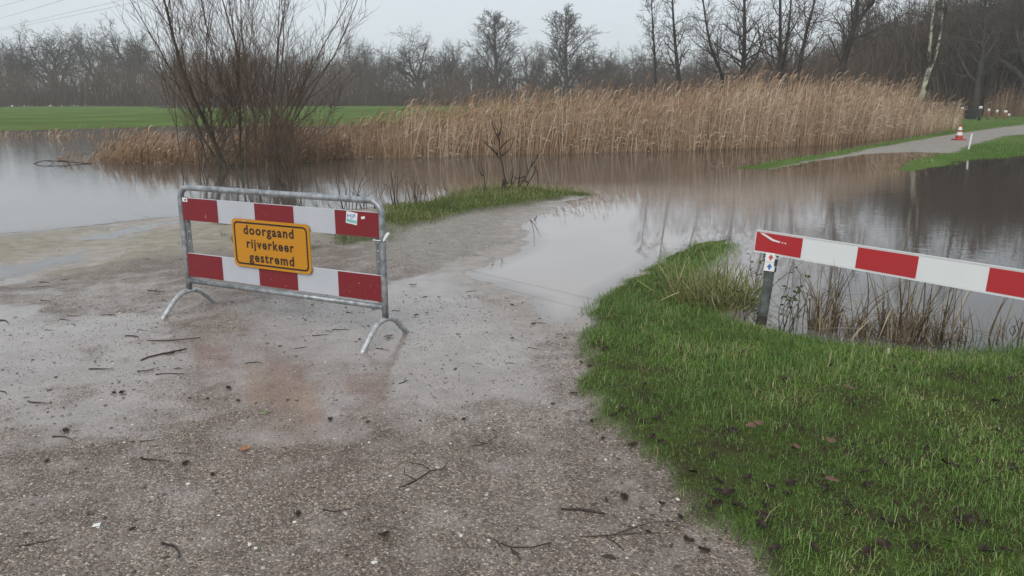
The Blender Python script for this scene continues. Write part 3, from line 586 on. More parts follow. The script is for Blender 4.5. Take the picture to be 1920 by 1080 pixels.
x, y, H = bed(185, 650, I([185, 400, 560, 650], [306, 310, 308, 299]), 4.5, 5200, I([185, 260, 330, 500, 650], [.55, .85, .75, .85, .85]), rg, I([185, 230, 300, 650], [.4, .8, 1, 1]))
reeds('reed_fringe', 'short grey-brown dry reeds growing round the foot of the willow', x, y, H, rg, .22, .3, 2, .011, .17)
x, y, H = bed(-60, 330, I([-60, 330], [264, 259]), 5, 620, I([-60, 330], [.38, .5]), rg)
x2, y2, H2 = bed(95, 215, I([95, 215], [305, 306]), 1.2, 190, I([95, 215], [.4, .55]), rg)
reeds('sparse_reeds', 'thin scattered dead reeds standing in the open water at the left', np.r_[x, x2], np.r_[y, y2], np.r_[H, H2], rg, .25, .3, 2, .010, .2)
x, y, H = bed(1842, 2150, I([1842, 2150], [222, 222]), 9, 2600, I([1842, 1880, 1930, 2150], [1.2, 1.9, 2.2, 2.3]), rg)
reeds('far_reed_bed', 'tan reeds behind the row of white-capped posts', x, y, H, rg, .40, .6, 2, .016)

# ------------------------------------------------------------------ grasses
def blades(x, y, z, H, W, rg, lean=.5, curl=.6):
    m = len(x); a = rg.uniform(0, 6.28, m); ln = np.abs(rg.normal(0, lean, m)); o_ = np.stack([np.cos(a), np.sin(a), 0 * a], -1); zv = np.array([0, 0, 1.])
    b = np.stack([x, y, z - .006], -1); s1 = np.sin(ln)[:, None]; c1 = np.cos(ln)[:, None]; l2 = ln + np.abs(rg.normal(0, curl, m)); s2 = np.sin(l2)[:, None]; c2 = np.cos(l2)[:, None]; h = H[:, None]
    P1 = b + (o_ * s1 + zv * c1) * h * .5; P2 = P1 + (o_ * s2 + zv * c2) * h * .5
    S = np.stack([-np.sin(a), np.cos(a), 0 * a], -1); Wd = W[:, None] * np.array([1., .85, .15])
    return ribbons(np.stack([b, P1, P2], 1), Wd, S)
rg = np.random.default_rng(41)
n = 420000; y = 1.7 + (8.6 - 1.7) * rg.random(n) ** 1.35; x = rg.uniform(.15, 5.2, n)
keep = (x < y * .70 + .9); x, y = x[keep], y[keep]
g = samp(GL, x, y); hh = height(x, y); dn = smooth(-.55, .25, fbm(x, y, 2.4, 4)) * .55 + .45
edge = np.clip(sdf(x, y, LAWN) / .5, 0, 1) * .45 + .55
keep = (g > .35) & (rg.random(len(x)) < dn * edge) & (hh > -.035) & (rg.random(len(x)) < np.clip((hh + .035) / .04, .06, 1)); x, y, hh = x[keep], y[keep], hh[keep]; m = len(x)
cl_ = fbm(x, y, 1.6, 4); H = rg.lognormal(math.log(.037), .40, m) * (1 + .75 * cl_) * (.75 + .5 * smooth(2.5, 5, y)); tt = np.clip(.44 + .42 * fbm(x + 9, y, 2.6, 4) + rg.normal(0, .20, m) + (rg.random(m) < .035) * .5 + .10 * smooth(2.5, 4.8, y), 0, 1)
V, F = blades(x, y, hh, H, rg.uniform(.0022, .0040, m), rg, .8, .85)
tag(link('lawn_grass', np_mesh('lawn_grass', V, F, dict(tint=np.repeat(tt, 6))), M['lawn']), 'wet bright green lawn grass at the lower right', 'grass', None, 'stuff')
# rough verge, islet and sandy tufts
n = 60000; x = rg.uniform(-4.5, 3, n); y = rg.uniform(8.0, 17, n); g = samp(GI, x, y); hh = height(x, y); dn = smooth(-.5, .4, fbm(x, y, 1.4, 4)) * .8 + .2
k = (g > .3) & (hh > -.02) & (rg.random(n) < dn); x1, y1, h1 = x[k], y[k], hh[k]
n = 40000; x = rg.uniform(-4, .2, n); y = rg.uniform(5.8, 11, n); g = samp(patchy, x, y); hh = height(x, y); k = (rg.random(n) < g * .6 - .12) & (hh > 0); x2, y2, h2 = x[k], y[k], hh[k]
xx, yy, h_ = np.r_[x1, x2], np.r_[y1, y2], np.r_[h1, h2]; m = len(xx); back = smooth(10.5, 13.2, yy) * smooth(-2.5, -.5, xx) * (len(x1) > 0)
H = rg.uniform(.03, .09, m) * (1 + 1.3 * back * smooth(-.2, .5, fbm(xx, yy, 1.9, 3))); tt = np.clip(.52 + .40 * fbm(xx, yy, 1.1, 4) + rg.normal(0, .16, m), 0, 1)
V, F = blades(xx, yy, h_, H, rg.uniform(.005, .010, m), rg, .6, .7)
tag(link('verge_grass', np_mesh('verge_grass', V, F, dict(tint=np.repeat(tt, 6))), M['rough']), 'rough yellow-green grass on the spit behind the barrier', 'grass', None, 'stuff')
n = 130000; y = 19 + 41 * rg.random(n) ** 1.5; x = rg.uniform(4, 44, n); k = x < y * .72 + 3; x, y = x[k], y[k]; hh = height(x, y); g = samp(grass, x, y)
k = (g > .5) & (hh > -.01) & (samp(BKD, x, y) > -.4) & (rg.random(len(x)) < .75); x, y, hh = x[k], y[k], hh[k]; m = len(x)
V, F = blades(x, y, hh, rg.uniform(.04, .10, m), rg.uniform(.008, .018, m), rg, .5, .6)
tt = np.clip(.50 + .25 * fbm(x, y, .5, 4) + rg.normal(0, .13, m), 0, 1)
tag(link('bank_grass', np_mesh('bank_grass', V, F, dict(tint=np.repeat(tt, 6))), M['lawn']), 'short green grass on the bank along the far path', 'grass', None, 'stuff')

# ------------------------------------------------------------------ loose gravel
rg = np.random.default_rng(51)
n = 105000; y = 1.7 + 4.6 * rg.random(n) ** 1.5; x = rg.uniform(-3.6, 2.0, n); k = (np.abs(x) < y * .72 + .5); x, y = x[k], y[k]
hh = height(x, y); k = (samp(GL, x, y) < .5) & (hh > -.004) & (rg.random(len(x)) < (1 - .6 * samp(film, x, y)) * (.45 + .55 * smooth(-.4, .3, fbm(x, y, 1.9, 4)))); x, y, hh = x[k], y[k], hh[k]; m = len(x)
r = rg.lognormal(math.log(.0032), .48, m); r = np.clip(r, .002, .014); base = np.array([[1, 0, 0], [.3, .95, 0], [-.8, .6, 0], [-.8, -.6, 0], [.3, -.95, 0], [.55, .3, .8], [-.35, .55, .75], [-.3, -.5, .8], [.4, -.45, .7]])
fc = np.array([[0, 1, 5], [1, 6, 5], [1, 2, 6], [2, 3, 7], [2, 7, 6], [3, 4, 7], [4, 8, 7], [4, 0, 8], [0, 5, 8], [5, 6, 7], [5, 7, 8]])
a = rg.uniform(0, 6.28, m); ca, sa = np.cos(a)[:, None], np.sin(a)[:, None]; B = base[None] * (1 + rg.normal(0, .16, (m, 9, 1))) * np.stack([rg.uniform(.9, 1.5, m), rg.uniform(.7, 1., m), rg.uniform(.35, .8, m)], -1)[:, None]
V = np.stack([B[..., 0] * ca - B[..., 1] * sa, B[..., 0] * sa + B[..., 1] * ca, B[..., 2]], -1) * r[:, None, None] + np.stack([x, y, hh - r * .12], -1)[:, None]
F = (np.arange(m) * 9)[:, None, None] + fc[None]
tag(link('loose_gravel', np_mesh('loose_gravel', V.reshape(-1, 3), F.reshape(-1, 3), dict(tint=np.repeat(np.clip(rg.beta(1.5, 1.7, m), 0, 1), 9))), M['pebbles']), 'small wet pebbles strewn over the near path', 'gravel', None, 'stuff')

# small dark crumbs of leaf and bark on the path, thickest along the lawn edge
rg = np.random.default_rng(61); n = 26000; y = 1.8 + 8 * rg.random(n) ** 1.4; x = rg.uniform(-5, 3.2, n); e = sdf(x, y, LAWN)
k = (samp(GL, x, y) < .6) & (height(x, y) > -.012) & (rg.random(n) < .10 + .16 * smooth(.1, .5, fbm(x, y, 1.1, 4)) + .75 * np.exp(-np.abs(e + .10) / .13)); x, y = x[k], y[k]; m = len(x); a = rg.uniform(0, 6.28, m); L = rg.lognormal(math.log(.013), .5, m)
o_ = np.stack([np.cos(a), np.sin(a), rg.normal(0, .12, m)], -1); b0 = np.stack([x, y, np.maximum(height(x, y), 0) + .003], -1); S_ = np.stack([-np.sin(a), np.cos(a), rg.normal(0, .25, m)], -1)
V, F = ribbons(np.stack([b0, b0 + o_ * L[:, None] * .5 + [0, 0, .003], b0 + o_ * L[:, None]], 1), (L * rg.uniform(.12, .6, m))[:, None] * np.array([.3, 1, .3]), S_)
tag(link('leaf_litter', np_mesh('leaf_litter', V, F, dict(tint=np.repeat(rg.beta(1.2, 3, m) * .6, 6))), M['sedge_brown']), 'dark crumbs of dead leaf and bark strewn over the path and lawn edge', 'litter', None, 'stuff')

# ------------------------------------------------------------------ the road-closed barrier
Lb, Rb = Vector(G(360, 588)), Vector(G(725, 648)); Wb = (Rb - Lb).length
zb = hz((Lb.x + Rb.x) / 2, (Lb.y + Rb.y) / 2)
bar = empty('road_barrier', ((Lb.x + Rb.x) / 2, (Lb.y + Rb.y) / 2, 0), math.atan2(Rb.y - Lb.y, Rb.x - Lb.x))
tag(bar, 'galvanised tube barrier with red and white boards and a yellow Dutch road-closed sign', 'barrier')
hw = Wb / 2; TR = .0215
def bx_obj(name, c, s, m, parent, bev=0.0):
    v, f = box(c, s); o = link(name, py_mesh(name, v, f), M[m], parent)
    if bev:
        md = o.modifiers.new('bevel', 'BEVEL'); md.width = bev; md.segments = 2
    return o
arc = [(-hw + .085 * (1 - math.cos(a)), 0, .955 - .085 + .085 * math.sin(a)) for a in [math.pi / 2 * i / 7 for i in range(8)]]
path = [(-hw, 0, .19)] + [(-hw, 0, z) for z in (.4, .6, .8)] + arc + [(-p[0], 0, p[2]) for p in arc[::-1]] + [(hw, 0, z) for z in (.8, .6, .4, .19)]
v, f = tube(path, TR, 14); link('tube_frame', py_mesh('tube_frame', v, f, True), M['galv'], bar)
v, f = tube([(-hw + .018, 0, .258), (hw - .018, 0, .262)], .0195, 12); link('bottom_rail', py_mesh('bottom_rail', v, f, True), M['galv'], bar)
for s in (-1, 1):
    bx_obj('mounting_strip', (s * (hw - .044), .012, .585), (.036, .006, .60), 'strip', bar)
    for zz in (.56, .63, .685):
        v, f = tube([(s * (hw - .044), .0095, zz), (s * (hw - .044), .0065, zz)], .0055, 8); link('bolt_or_hole_light', py_mesh('bolt_or_hole_light', v, f), M['zinc'], bar)  # pale discs in place of light showing through the strip's holes
    ft = catmull([(s * hw, -.275, .012), (s * hw, -.20, .085), (s * hw, -.125, .150), (s * hw, -.055, .178), (s * hw, .04, .178), (s * hw, .105, .150), (s * hw, .175, .085), (s * hw, .255, .012)], 3)
    v, f = tube(ft, .0185, 12); link('foot', py_mesh('foot', v, f, True), M['galv_light'], bar)
    v, f = tube([(s * hw, 0, .172), (s * hw, 0, .30)], .0165, 12); link('socket', py_mesh('socket', v, f, True), M['galv_light'], bar)
bl = .347; x0 = -hw + .030
for zt, zbm in ((.883, .718), (.474, .298)):
    zc, hh_ = (zt + zbm) / 2, zt - zbm
    b_ = bx_obj('striped_board', (x0 + bl * 2.5, -.006, zc), (bl * 5, .018, hh_), 'dull_white', bar, .002)
    for i in (0, 2, 4): bx_obj('red_stripe', (x0 + bl * (i + .5), -.0165, zc), (bl - .002, .002, hh_ - .004), 'dull_red', b_)
# sign
sx0, sx1, sz0, sz1 = -hw + .519, -hw + 1.211, .428, .768
def rrect(x0, x1, z0, z1, r, y, n=6):
    o = []
    for cx, cz_, a0 in ((x1 - r, z1 - r, 0), (x0 + r, z1 - r, 90), (x0 + r, z0 + r, 180), (x1 - r, z0 + r, 270)):
        for i in range(n + 1):
            a = math.radians(a0 + 90 * i / n); o.append((cx + r * math.cos(a), y, cz_ + r * math.sin(a)))
    return o
def plate(x0, x1, z0, z1, r, ya, yb):
    A, B = rrect(x0, x1, z0, z1, r, ya), rrect(x0, x1, z0, z1, r, yb); n = len(A)
    return A + B, [tuple(range(n)), tuple(range(2 * n - 1, n - 1, -1))] + [(i, i + n, (i + 1) % n + n, (i + 1) % n) for i in range(n)]
v, f = plate(sx0, sx1, sz0, sz1, .035, -.034, -.026); sign = link('sign_plate', py_mesh('sign_plate', v, f), M['amber'], bar); sign['label'] = 'yellow sign plate reading doorgaand rijverkeer gestremd'
A = rrect(sx0 + .018, sx1 - .018, sz0 + .018, sz1 - .018, .035, -.0352); B = rrect(sx0 + .030, sx1 - .030, sz0 + .030, sz1 - .030, .025, -.0352); n = len(A)
link('border', py_mesh('border', A + B, [(i, (i + 1) % n, (i + 1) % n + n, i + n) for i in range(n)]), M['sign_black'], sign)
def text_mesh(body, spacing=1.0, offset=0.0):
    c = bpy.data.curves.new('lettering', 'FONT'); c.body = body; c.size = 1; c.space_character = spacing; c.offset = offset; c.resolution_u = 4
    o = bpy.data.objects.new('lettering', c); COL.objects.link(o); bpy.context.view_layer.update()
    me = bpy.data.meshes.new_from_object(o.evaluated_get(bpy.context.evaluated_depsgraph_get())); bpy.data.objects.remove(o); return me
def lettering(body, x0, x1, zbase, cap, y, m, parent, spacing=1.2, offset=.030, ref=.73):
    me = text_mesh(body, spacing, offset); co = np.empty(len(me.vertices) * 3, np.float32); me.vertices.foreach_get('co', co); co = co.reshape(-1, 3)
    a, b = co[:, 0].min(), co[:, 0].max(); o = np.stack([x0 + (co[:, 0] - a) / (b - a) * (x1 - x0), np.full(len(co), y), zbase + co[:, 1] / ref * cap], -1)
    me.vertices.foreach_set('co', o.astype(np.float32).ravel()); me.update(); me.materials.clear(); return link('lettering', me, M[m], parent)
sw, sh = sx1 - sx0, sz1 - sz0
for body, a, b, zf in (('doorgaand', .155, .805, .685), ('rijverkeer', .185, .80, .405), ('gestremd', .205, .79, .125)):
    lettering(body, sx0 + a * sw, sx0 + b * sw, sz0 + zf * sh + .004, .066, -.0352, 'sign_black', sign)
for s, z in ((sx0 + .12, sz1 - .012), (sx1 - .12, sz0 + .012)):
    v, f = tube([(s, -.033, z), (s, -.037, z)], .005, 8); link('bolt_or_hole_light', py_mesh('bolt_or_hole_light', v, f), M['zinc'], sign)
def tilted(name, cx, cz_, w_, h_, ang, y, m, parent):
    c, s = math.cos(ang), math.sin(ang); P = [(cx + a * c - b * s, y, cz_ + a * s + b * c) for a, b in ((-w_ / 2, -h_ / 2), (w_ / 2, -h_ / 2), (w_ / 2, h_ / 2), (-w_ / 2, h_ / 2))]
    return link(name, py_mesh(name, P, [(0, 1, 2, 3)]), M[m], parent)
st = tilted('sticker', -hw + 1.555, .835, .088, .078, -.13, -.0182, 'paper', bar); st['label'] = 'white and teal sticker on the upper red stripe'
tilted('sticker_band', -hw + 1.553, .815, .078, .022, -.13, -.0188, 'teal', st)
lettering('HJF', -hw + 1.522, -hw + 1.588, .838, .024, -.0188, 'blue_ink', st, 1.1, .02)
st = tilted('sticker', -hw + .062, .868, .05, .028, 0, -.0182, 'paper', bar); st['label'] = 'small white sticker at the end of the upper board'
tilted('sticker_mark', -hw + .068, .868, .016, .012, 0, -.0188, 'sign_black', st)
tilted('scratch', -hw + 1.645, .843, .03, .016, .2, -.0182, 'paper', bar)
tilted('scratch', -hw + .985, .445, .030, .014, -.5, -.0182, 'paper', bar)
v, f = tube([(hw - .02, -.024, .705), (hw + .024, -.010, .706), (hw + .024, .012, .706), (hw - .02, .024, .705), (hw - .06, .012, .705), (hw - .06, -.018, .705), (hw - .02, -.024, .705)], .0035, 6); link('cable_tie', py_mesh('cable_tie', v, f), M['paper'], bar)
v = [(hw + .018, -.022, .712), (hw + .028, -.03, .702), (hw + .066, -.045, .735), (hw + .085, -.04, .762), (hw + .06, -.03, .765), (hw + .035, -.022, .745)]
link('tape_end', py_mesh('tape_end', v + [(a, b + .004, c) for a, b, c in v], [tuple(range(6)), tuple(range(11, 5, -1))] + [(i, i + 6, (i + 1) % 6 + 6, (i + 1) % 6) for i in range(6)]), M['paper'], bar)

# ------------------------------------------------------------------ the boom on the right and the post under it
yaw = -.969; boom = empty('boom_barrier', (1.782, 5.682, .648), 0)
boom.rotation_euler = (-.114, -.012, yaw); tag(boom, 'red and white boom beam reaching over the water at the right', 'boom barrier')
SL, NB, BH = .404, 9, .15
beam = bx_obj('beam', (SL * NB / 2, .013, -BH / 2), (SL * NB, .026, BH), 'boom_white', boom, .003)
for i in range(0, NB, 2): bx_obj('red_stripe', (SL * (i + .5), -.001, -BH / 2 - .001), (SL - .004 - (.012 if i == 0 else 0), .002, BH - .014), 'boom_red', beam)
bx_obj('edge_strip', (SL * NB / 2, .013, .003), (SL * NB, .034, .006), 'boom_white', beam)
bx_obj('edge_strip', (SL * NB / 2, .013, -BH - .003), (SL * NB, .034, .006), 'boom_white', beam)
v = [(.035, -.0032, -.012), (.075, -.0032, -.014), (.16, -.0032, -.045), (.22, -.0032, -.054), (.215, -.0032, -.063), (.15, -.0032, -.058), (.06, -.0032, -.024)]
link('scrape_mark', py_mesh('scrape_mark', v, [tuple(range(7))]), M['paper'], beam)
for a in (.238, .262): tilted('scrape_mark', a, -.060, .014, .007, -.1, -.0032, 'paper', beam)
px_ = Vector((SL * NB - .12, .09, 0)); v, f = box((px_.x, px_.y, -.35), (.12, .12, 1.0)); link('pivot_post', py_mesh('pivot_post', v, f), M['post_wood'], boom)
post = empty('wooden_post', (1.795, 5.46, 0)); tag(post, 'short grey-green wooden post with hiking arrow plate under the boom end', 'post')
topp = Vector((1.868, 5.56, .50)) - Vector((1.795, 5.46, 0)); v, f = tube([Vector((-.03, -.04, -.3)), Vector((0, 0, 0)), topp * .5 + Vector((.004, 0, 0)), topp], [.036, .036, .035, .034], 12)
link('post', py_mesh('post', v, f, True), M['post_wood'], post)
lo, f2 = tube([Vector((-.022, -.03, -.22)), Vector((-.003, -.004, -.02)), Vector((.009, .012, .06))], [.0375, .0375, .0372], 12); link('wet_foot', py_mesh('wet_foot', lo, f2, True), M['dark_wood'], post)
ax = topp.normalized(); ux = Vector((1, -.12, 0)); ux = (ux - ax * ux.dot(ax)).normalized(); nn = ux.cross(ax)       # nn faces the camera
if nn.y > 0: nn = -nn
def pp(c, w_, h_, off, r=None): return [c + ux * a + ax * b + nn * off for a, b in ((-w_ / 2, -h_ / 2), (w_ / 2, -h_ / 2), (w_ / 2, h_ / 2), (-w_ / 2, h_ / 2))]
pc = topp * .875 + ux * -.012
def slab(c, w_, h_, o0, o1):
    a, b = pp(c, w_, h_, o0), pp(c, w_, h_, o1); return a + b, [(3, 2, 1, 0), (4, 5, 6, 7)] + [(i, (i + 1) % 4, (i + 1) % 4 + 4, i + 4) for i in range(4)]
for k, (dz, ink) in enumerate(((.033, 'red_ink'), (-.033, 'blue_ink'))):
    v, f = slab(pc + ax * dz, .074, .064, .0385, .0415); pl_ = link('marker_plate', py_mesh('marker_plate', v, f), M['paper'], post)
    pl_['label'] = ('white plate with a red arrow', 'white plate with a blue arrow')[k]
    ar = [(-.007, -.020), (.007, -.020), (.007, -.008), (.019, -.010), (.012, .003), (.006, .003), (0, .022), (-.006, .003), (-.012, .003), (-.019, -.010), (-.007, -.008)]
    ar = [(-.007, -.021), (.007, -.021), (.007, -.006), (.020, -.006), (0, .022), (-.020, -.006), (-.007, -.006)]
    V_ = [pc + ax * (dz + b) + ux * a + nn * .0422 for a, b in ar]; link('arrow', py_mesh('arrow', V_, [(0, 1, 2, 6), (5, 3, 4)]), M[ink], pl_)
v, f = join(slab(pc + ux * .040, .022, .05, .020, .044), slab(pc + ux * .044 + ax * .055, .018, .03, .018, .04), slab(pc + ux * .042 - ax * .05, .018, .036, .018, .04)); link('bracket', py_mesh('bracket', v, f), M['black'], post)

# ------------------------------------------------------------------ cone, stake, posts, bin
c = G(1797, 267); cn = empty('traffic_cone', (c[0], c[1], hz(c[0], c[1]))); tag(cn, 'small red and white traffic cone standing on the far gravel path', 'traffic cone')
bx_obj('base', (0, 0, .02), (.36, .36, .04), 'cone_red', cn, .01)
P_ = [(.125, .04), (.10, .16), (.098, .162), (.076, .27), (.074, .272), (.060, .345), (.058, .347), (.040, .45), (.035, .54)]
rad = lambda z: .13 - (z - .04) * .19
for nm, z0, z1, mm in (('cone_body', .04, .17, 'cone_red'), ('white_band', .17, .28, 'cone_white'), ('cone_body', .28, .35, 'cone_red'), ('white_band', .35, .46, 'cone_white'), ('cone_tip', .46, .54, 'cone_red')):
    v, f = lathe([(rad(z0), z0), (rad(z1), z1)], 18); link(nm, py_mesh(nm, v, f, False), M[mm], cn)
c = G(1815, 284); v, f = join(tube([(-.02, 0, -.3), (.045, 0, .52)], .026, 8)); tag(link('marker_stake', py_mesh('marker_stake', v, f), M['stake_white']), 'thin white stake standing in the flood below the cone', 'stake').location = (c[0], c[1], 0)
GPO = 'white-capped posts by the far reeds'
def cap_post(px, ycap, yb, Yd, wpx, label, m='rust_post'):
    p = PV(px, yb, Yd); gz = hz(p[0], p[1]); top = PV(px, ycap, Yd)[2]; r = wpx / FPX * Yd / 2; o = empty('capped_post', (p[0], p[1], gz)); h = top - gz
    v, f = tube([(0, 0, -.2), (0, 0, h - .14)], r * .85, 10); link('post', py_mesh('post', v, f, True), M[m], o)
    v, f = lathe([(r * .88, h - .16), (r * .88, h - .05), (r * .75, h - .01), (r * .5, h)], 12); link('white_cap', py_mesh('white_cap', v, f, True), M['cone_white'], o); tag(o, label, 'post', GPO); return o
cap_post(1801, 201, 232, 50, 6, 'white-capped post half hidden by the end of the reed bed')
cap_post(1835, 199, 231, 49.5, 7, 'thick dark white-capped post beside the black bin', 'dark_wood')
cap_post(1851, 204, 229, 52, 5, 'white-capped post just right of the thick dark post')
cap_post(1867, 206, 228, 53, 5, 'white-capped post in the middle of the row before the reeds')
cap_post(1883, 207, 228, 53, 7, 'wide white-capped post near the right end of the row')
cap_post(1890, 213, 229, 56, 5, 'low white-capped post at the right end of the row')
p = PV(1819, 227, 52); bn = empty('litter_bin', (p[0], p[1], hz(p[0], p[1]))); tag(bn, 'black litter bin beside the thick dark post', 'bin')
v, f = box((0, 0, .32), (.50, .42, .58)); link('body', py_mesh('body', v, f), M['black'], bn); v, f = box((0, 0, .64), (.56, .48, .05)); link('lid', py_mesh('lid', v, f), M['black'], bn)

# ------------------------------------------------------------------ willow, sapling and weeds
def willow(name, label, base, stems, seed, Hs, r0, side=14, spread=.35):
    rg = random.Random(seed); tr = Tree()
    S = [None, lv(seg=5, wig=.05, trop=.09, t0=.15, ang=24), lv(n=5, t0=.2, ang=26, angv=8, ratio=.5, wig=.07, trop=.06, seg=4, rmin=.0045, rr=.55), lv(n=3, t0=.25, ang=24, ratio=.5, wig=.08, trop=.04, seg=3, rmin=.0035)]
    for k, (ox, oy, lx, ly, h, r) in enumerate(stems):
        P = []; n = 9; d = (lx, ly, 1.0); p = Vector((ox, oy, -.25)); L = h / n * 1.06; dv = Vector(d).normalized(); P.append(tuple(p)); D = [dv.copy()]
        for i in range(n):
            dv = (dv + Vector((rg.gauss(0, .085), rg.gauss(0, .085), .03 + .06 * abs(lx)))).normalized(); p = p + dv * L; P.append(tuple(p)); D.append(dv.copy())
        rr = [r * (1 - .88 * i / n) for i in range(n + 1)]; tr.pl.setdefault((0, n + 1), []).append((P, rr)); ph = rg.random() * 6
        for j in range(side):
            t = .16 + .82 * (j + rg.random()) / side; f = t * n; i = min(int(f), n - 1); q = Vector(P[i]).lerp(Vector(P[i + 1]), f - i); dd = D[i]; ph += 2.4; e1 = dd.orthogonal().normalized(); e2 = dd.cross(e1); an = math.radians(rg.gauss(30, 8))
            nd_ = dd * math.cos(an) + (e1 * math.cos(ph) + e2 * math.sin(ph)) * math.sin(an); grow(tr, tuple(q), nrm(tuple(nd_)), h * (.34 - .22 * t) * (.7 + .6 * rg.random()), max(.006, rr[i] * .4), 1, S, rg)
    o = empty(name, base); link('trunk', tr.mesh('stems', {0}, {0: 7}), M['bark_willow'], o); link('crown', tr.mesh('twigs', {1, 2, 3}, {1: 4, 2: 3, 3: 2}), M['twig_red'], o); return tag(o, label, 'willow')
rg = random.Random(77)
wb = G(452, 316)
st = [(-.30, .1, -.22, 0, 5.6, .052), (-.1, .3, -.12, .1, 5.8, .030), (.5, .0, .62, -.05, 4.6, .034), (.25, .2, .12, .1, 5.8, .032), (.55, -.1, .20, 0, 5.4, .028), (-.55, 0, -.50, .05, 4.6, .026), (.02, -.2, .02, -.1, 5.4, .022), (.5, .2, .38, .1, 5., .022), (-.5, .3, -.38, .2, 5., .03), (.3, .4, .3, .3, 5., .03), (.65, 0, .46, -.15, 4.4, .03), (-.3, -.2, -.2, -.2, 4.6, .028), (.2, -.3, .1, -.2, 4.6, .028), (-.15, .2, -.62, .1, 3.4, .026), (.4, .3, .75, .1, 3.4, .026)] + [(rg.uniform(-1.3, 1.5), rg.uniform(-.6, .7), rg.gauss(0, .52), rg.gauss(0, .25), rg.uniform(1.2, 4.2), rg.uniform(.009, .016)) for _ in range(30)]
willow('willow_bush', 'large many-stemmed bare willow bush standing in the flood behind the barrier', (wb[0], wb[1], 0), st, 5, 5, .05, 11)
wb = G(528, 352)
st = [(rg.uniform(-.3, .4), rg.uniform(-.2, .3), rg.gauss(.02, .22), rg.gauss(0, .2), rg.uniform(.9, 2.1), rg.uniform(.008, .016)) for _ in range(13)]
willow('willow_shoots', 'smaller clump of willow shoots in front of the large willow bush', (wb[0], wb[1], 0), st, 6, 2, .02, 7)

def drawn(name, label, cat_, lines, Yd, r, m, base, jit=.12, seed=1):
    rg = random.Random(seed); o = empty(name, base); parts = []
    for ln in lines:
        P = [Vector(PV(a, b, Yd + (rg.uniform(-jit, jit) if i else 0))) - Vector(base) for i, (a, b) in enumerate(ln)]; P = catmull(P, 3); n = len(P)
        parts.append(tube(P, [max(.0035, r * (1 - .75 * i / n)) for i in range(n)], 6))
    v, f = join(parts[0]); link('trunk', py_mesh('trunk', v, f, True), M[m], o)
    if len(parts) > 1:
        v, f = join(*parts[1:]); link('branches', py_mesh('branches', v, f, True), M[m], o)
    return tag(o, label, cat_)
b = G(948, 363); zz = hz(b[0], b[1])
drawn('sapling', 'thin leafless sapling growing on the grassy spit behind the barrier', 'sapling', [[(949, 366), (946, 335), (938, 292), (933, 248), (918, 215)], [(951, 364), (944, 320), (938, 285), (937, 250), (944, 222)], [(958, 366), (975, 347), (990, 325), (1001, 292), (1003, 262)], [(976, 363), (990, 345), (1004, 318), (1006, 305)], [(910, 356), (908, 335), (902, 303)], [(945, 330), (952, 345), (960, 320)], [(934, 290), (912, 270), (905, 262)], [(958, 345), (962, 320), (958, 300)], [(972, 348), (975, 325), (974, 300)], [(985, 330), (972, 335), (960, 330)], [(990, 342), (980, 338), (968, 344)], [(937, 280), (950, 265), (962, 258)], [(1002, 312), (1008, 325), (1009, 345)], [(935, 262), (926, 240), (922, 228)], [(950, 355), (965, 340), (968, 322)], [(941, 300), (928, 285), (921, 262)], [(940, 292), (955, 280), (966, 255)], [(996, 312), (1006, 296), (1015, 282)], [(934, 255), (940, 238), (938, 214)], [(905, 330), (898, 318), (896, 300)], [(982, 338), (990, 322), (986, 300)]], b[1], .013, 'dark_wood', (b[0], b[1], zz), .16)
s_ = G(945, 365); v, f = tube([(0, 0, -.1), (.005, 0, .17), (.005, 0, .19)], [.042, .040, .034], 10); tag(link('cut_stake', py_mesh('cut_stake', v, f), M['dark_wood']), 'short dark cut-off stake at the foot of the sapling', 'stake').location = (s_[0], s_[1] - .03, hz(s_[0], s_[1]))
for k, (px, py, top, l) in enumerate([(748, 388, 62, 'dry weed stems at the water edge just right of the barrier top'), (783, 385, 58, 'dry weed stems on the bank between the barrier and the sapling'), (655, 395, 85, 'bare twiggy shoots behind the right half of the barrier'), (690, 392, 40, 'low dead weed stems behind the right end of the barrier')]):
    rg = random.Random(k + 60); b = G(px, py); L = []
    for j in range(9):
        a = rg.uniform(-14, 14); L.append([(px + a, py + 1), (px + a * 1.5 + rg.gauss(0, 3), py - top * .5), (px + a * 2 + rg.gauss(0, 8), py - top * rg.uniform(.6, 1.15))])
    drawn('dry_weed', l, 'weed', L, b[1], .006, 'dark_wood', (b[0], b[1], hz(b[0], b[1])), .15, k)

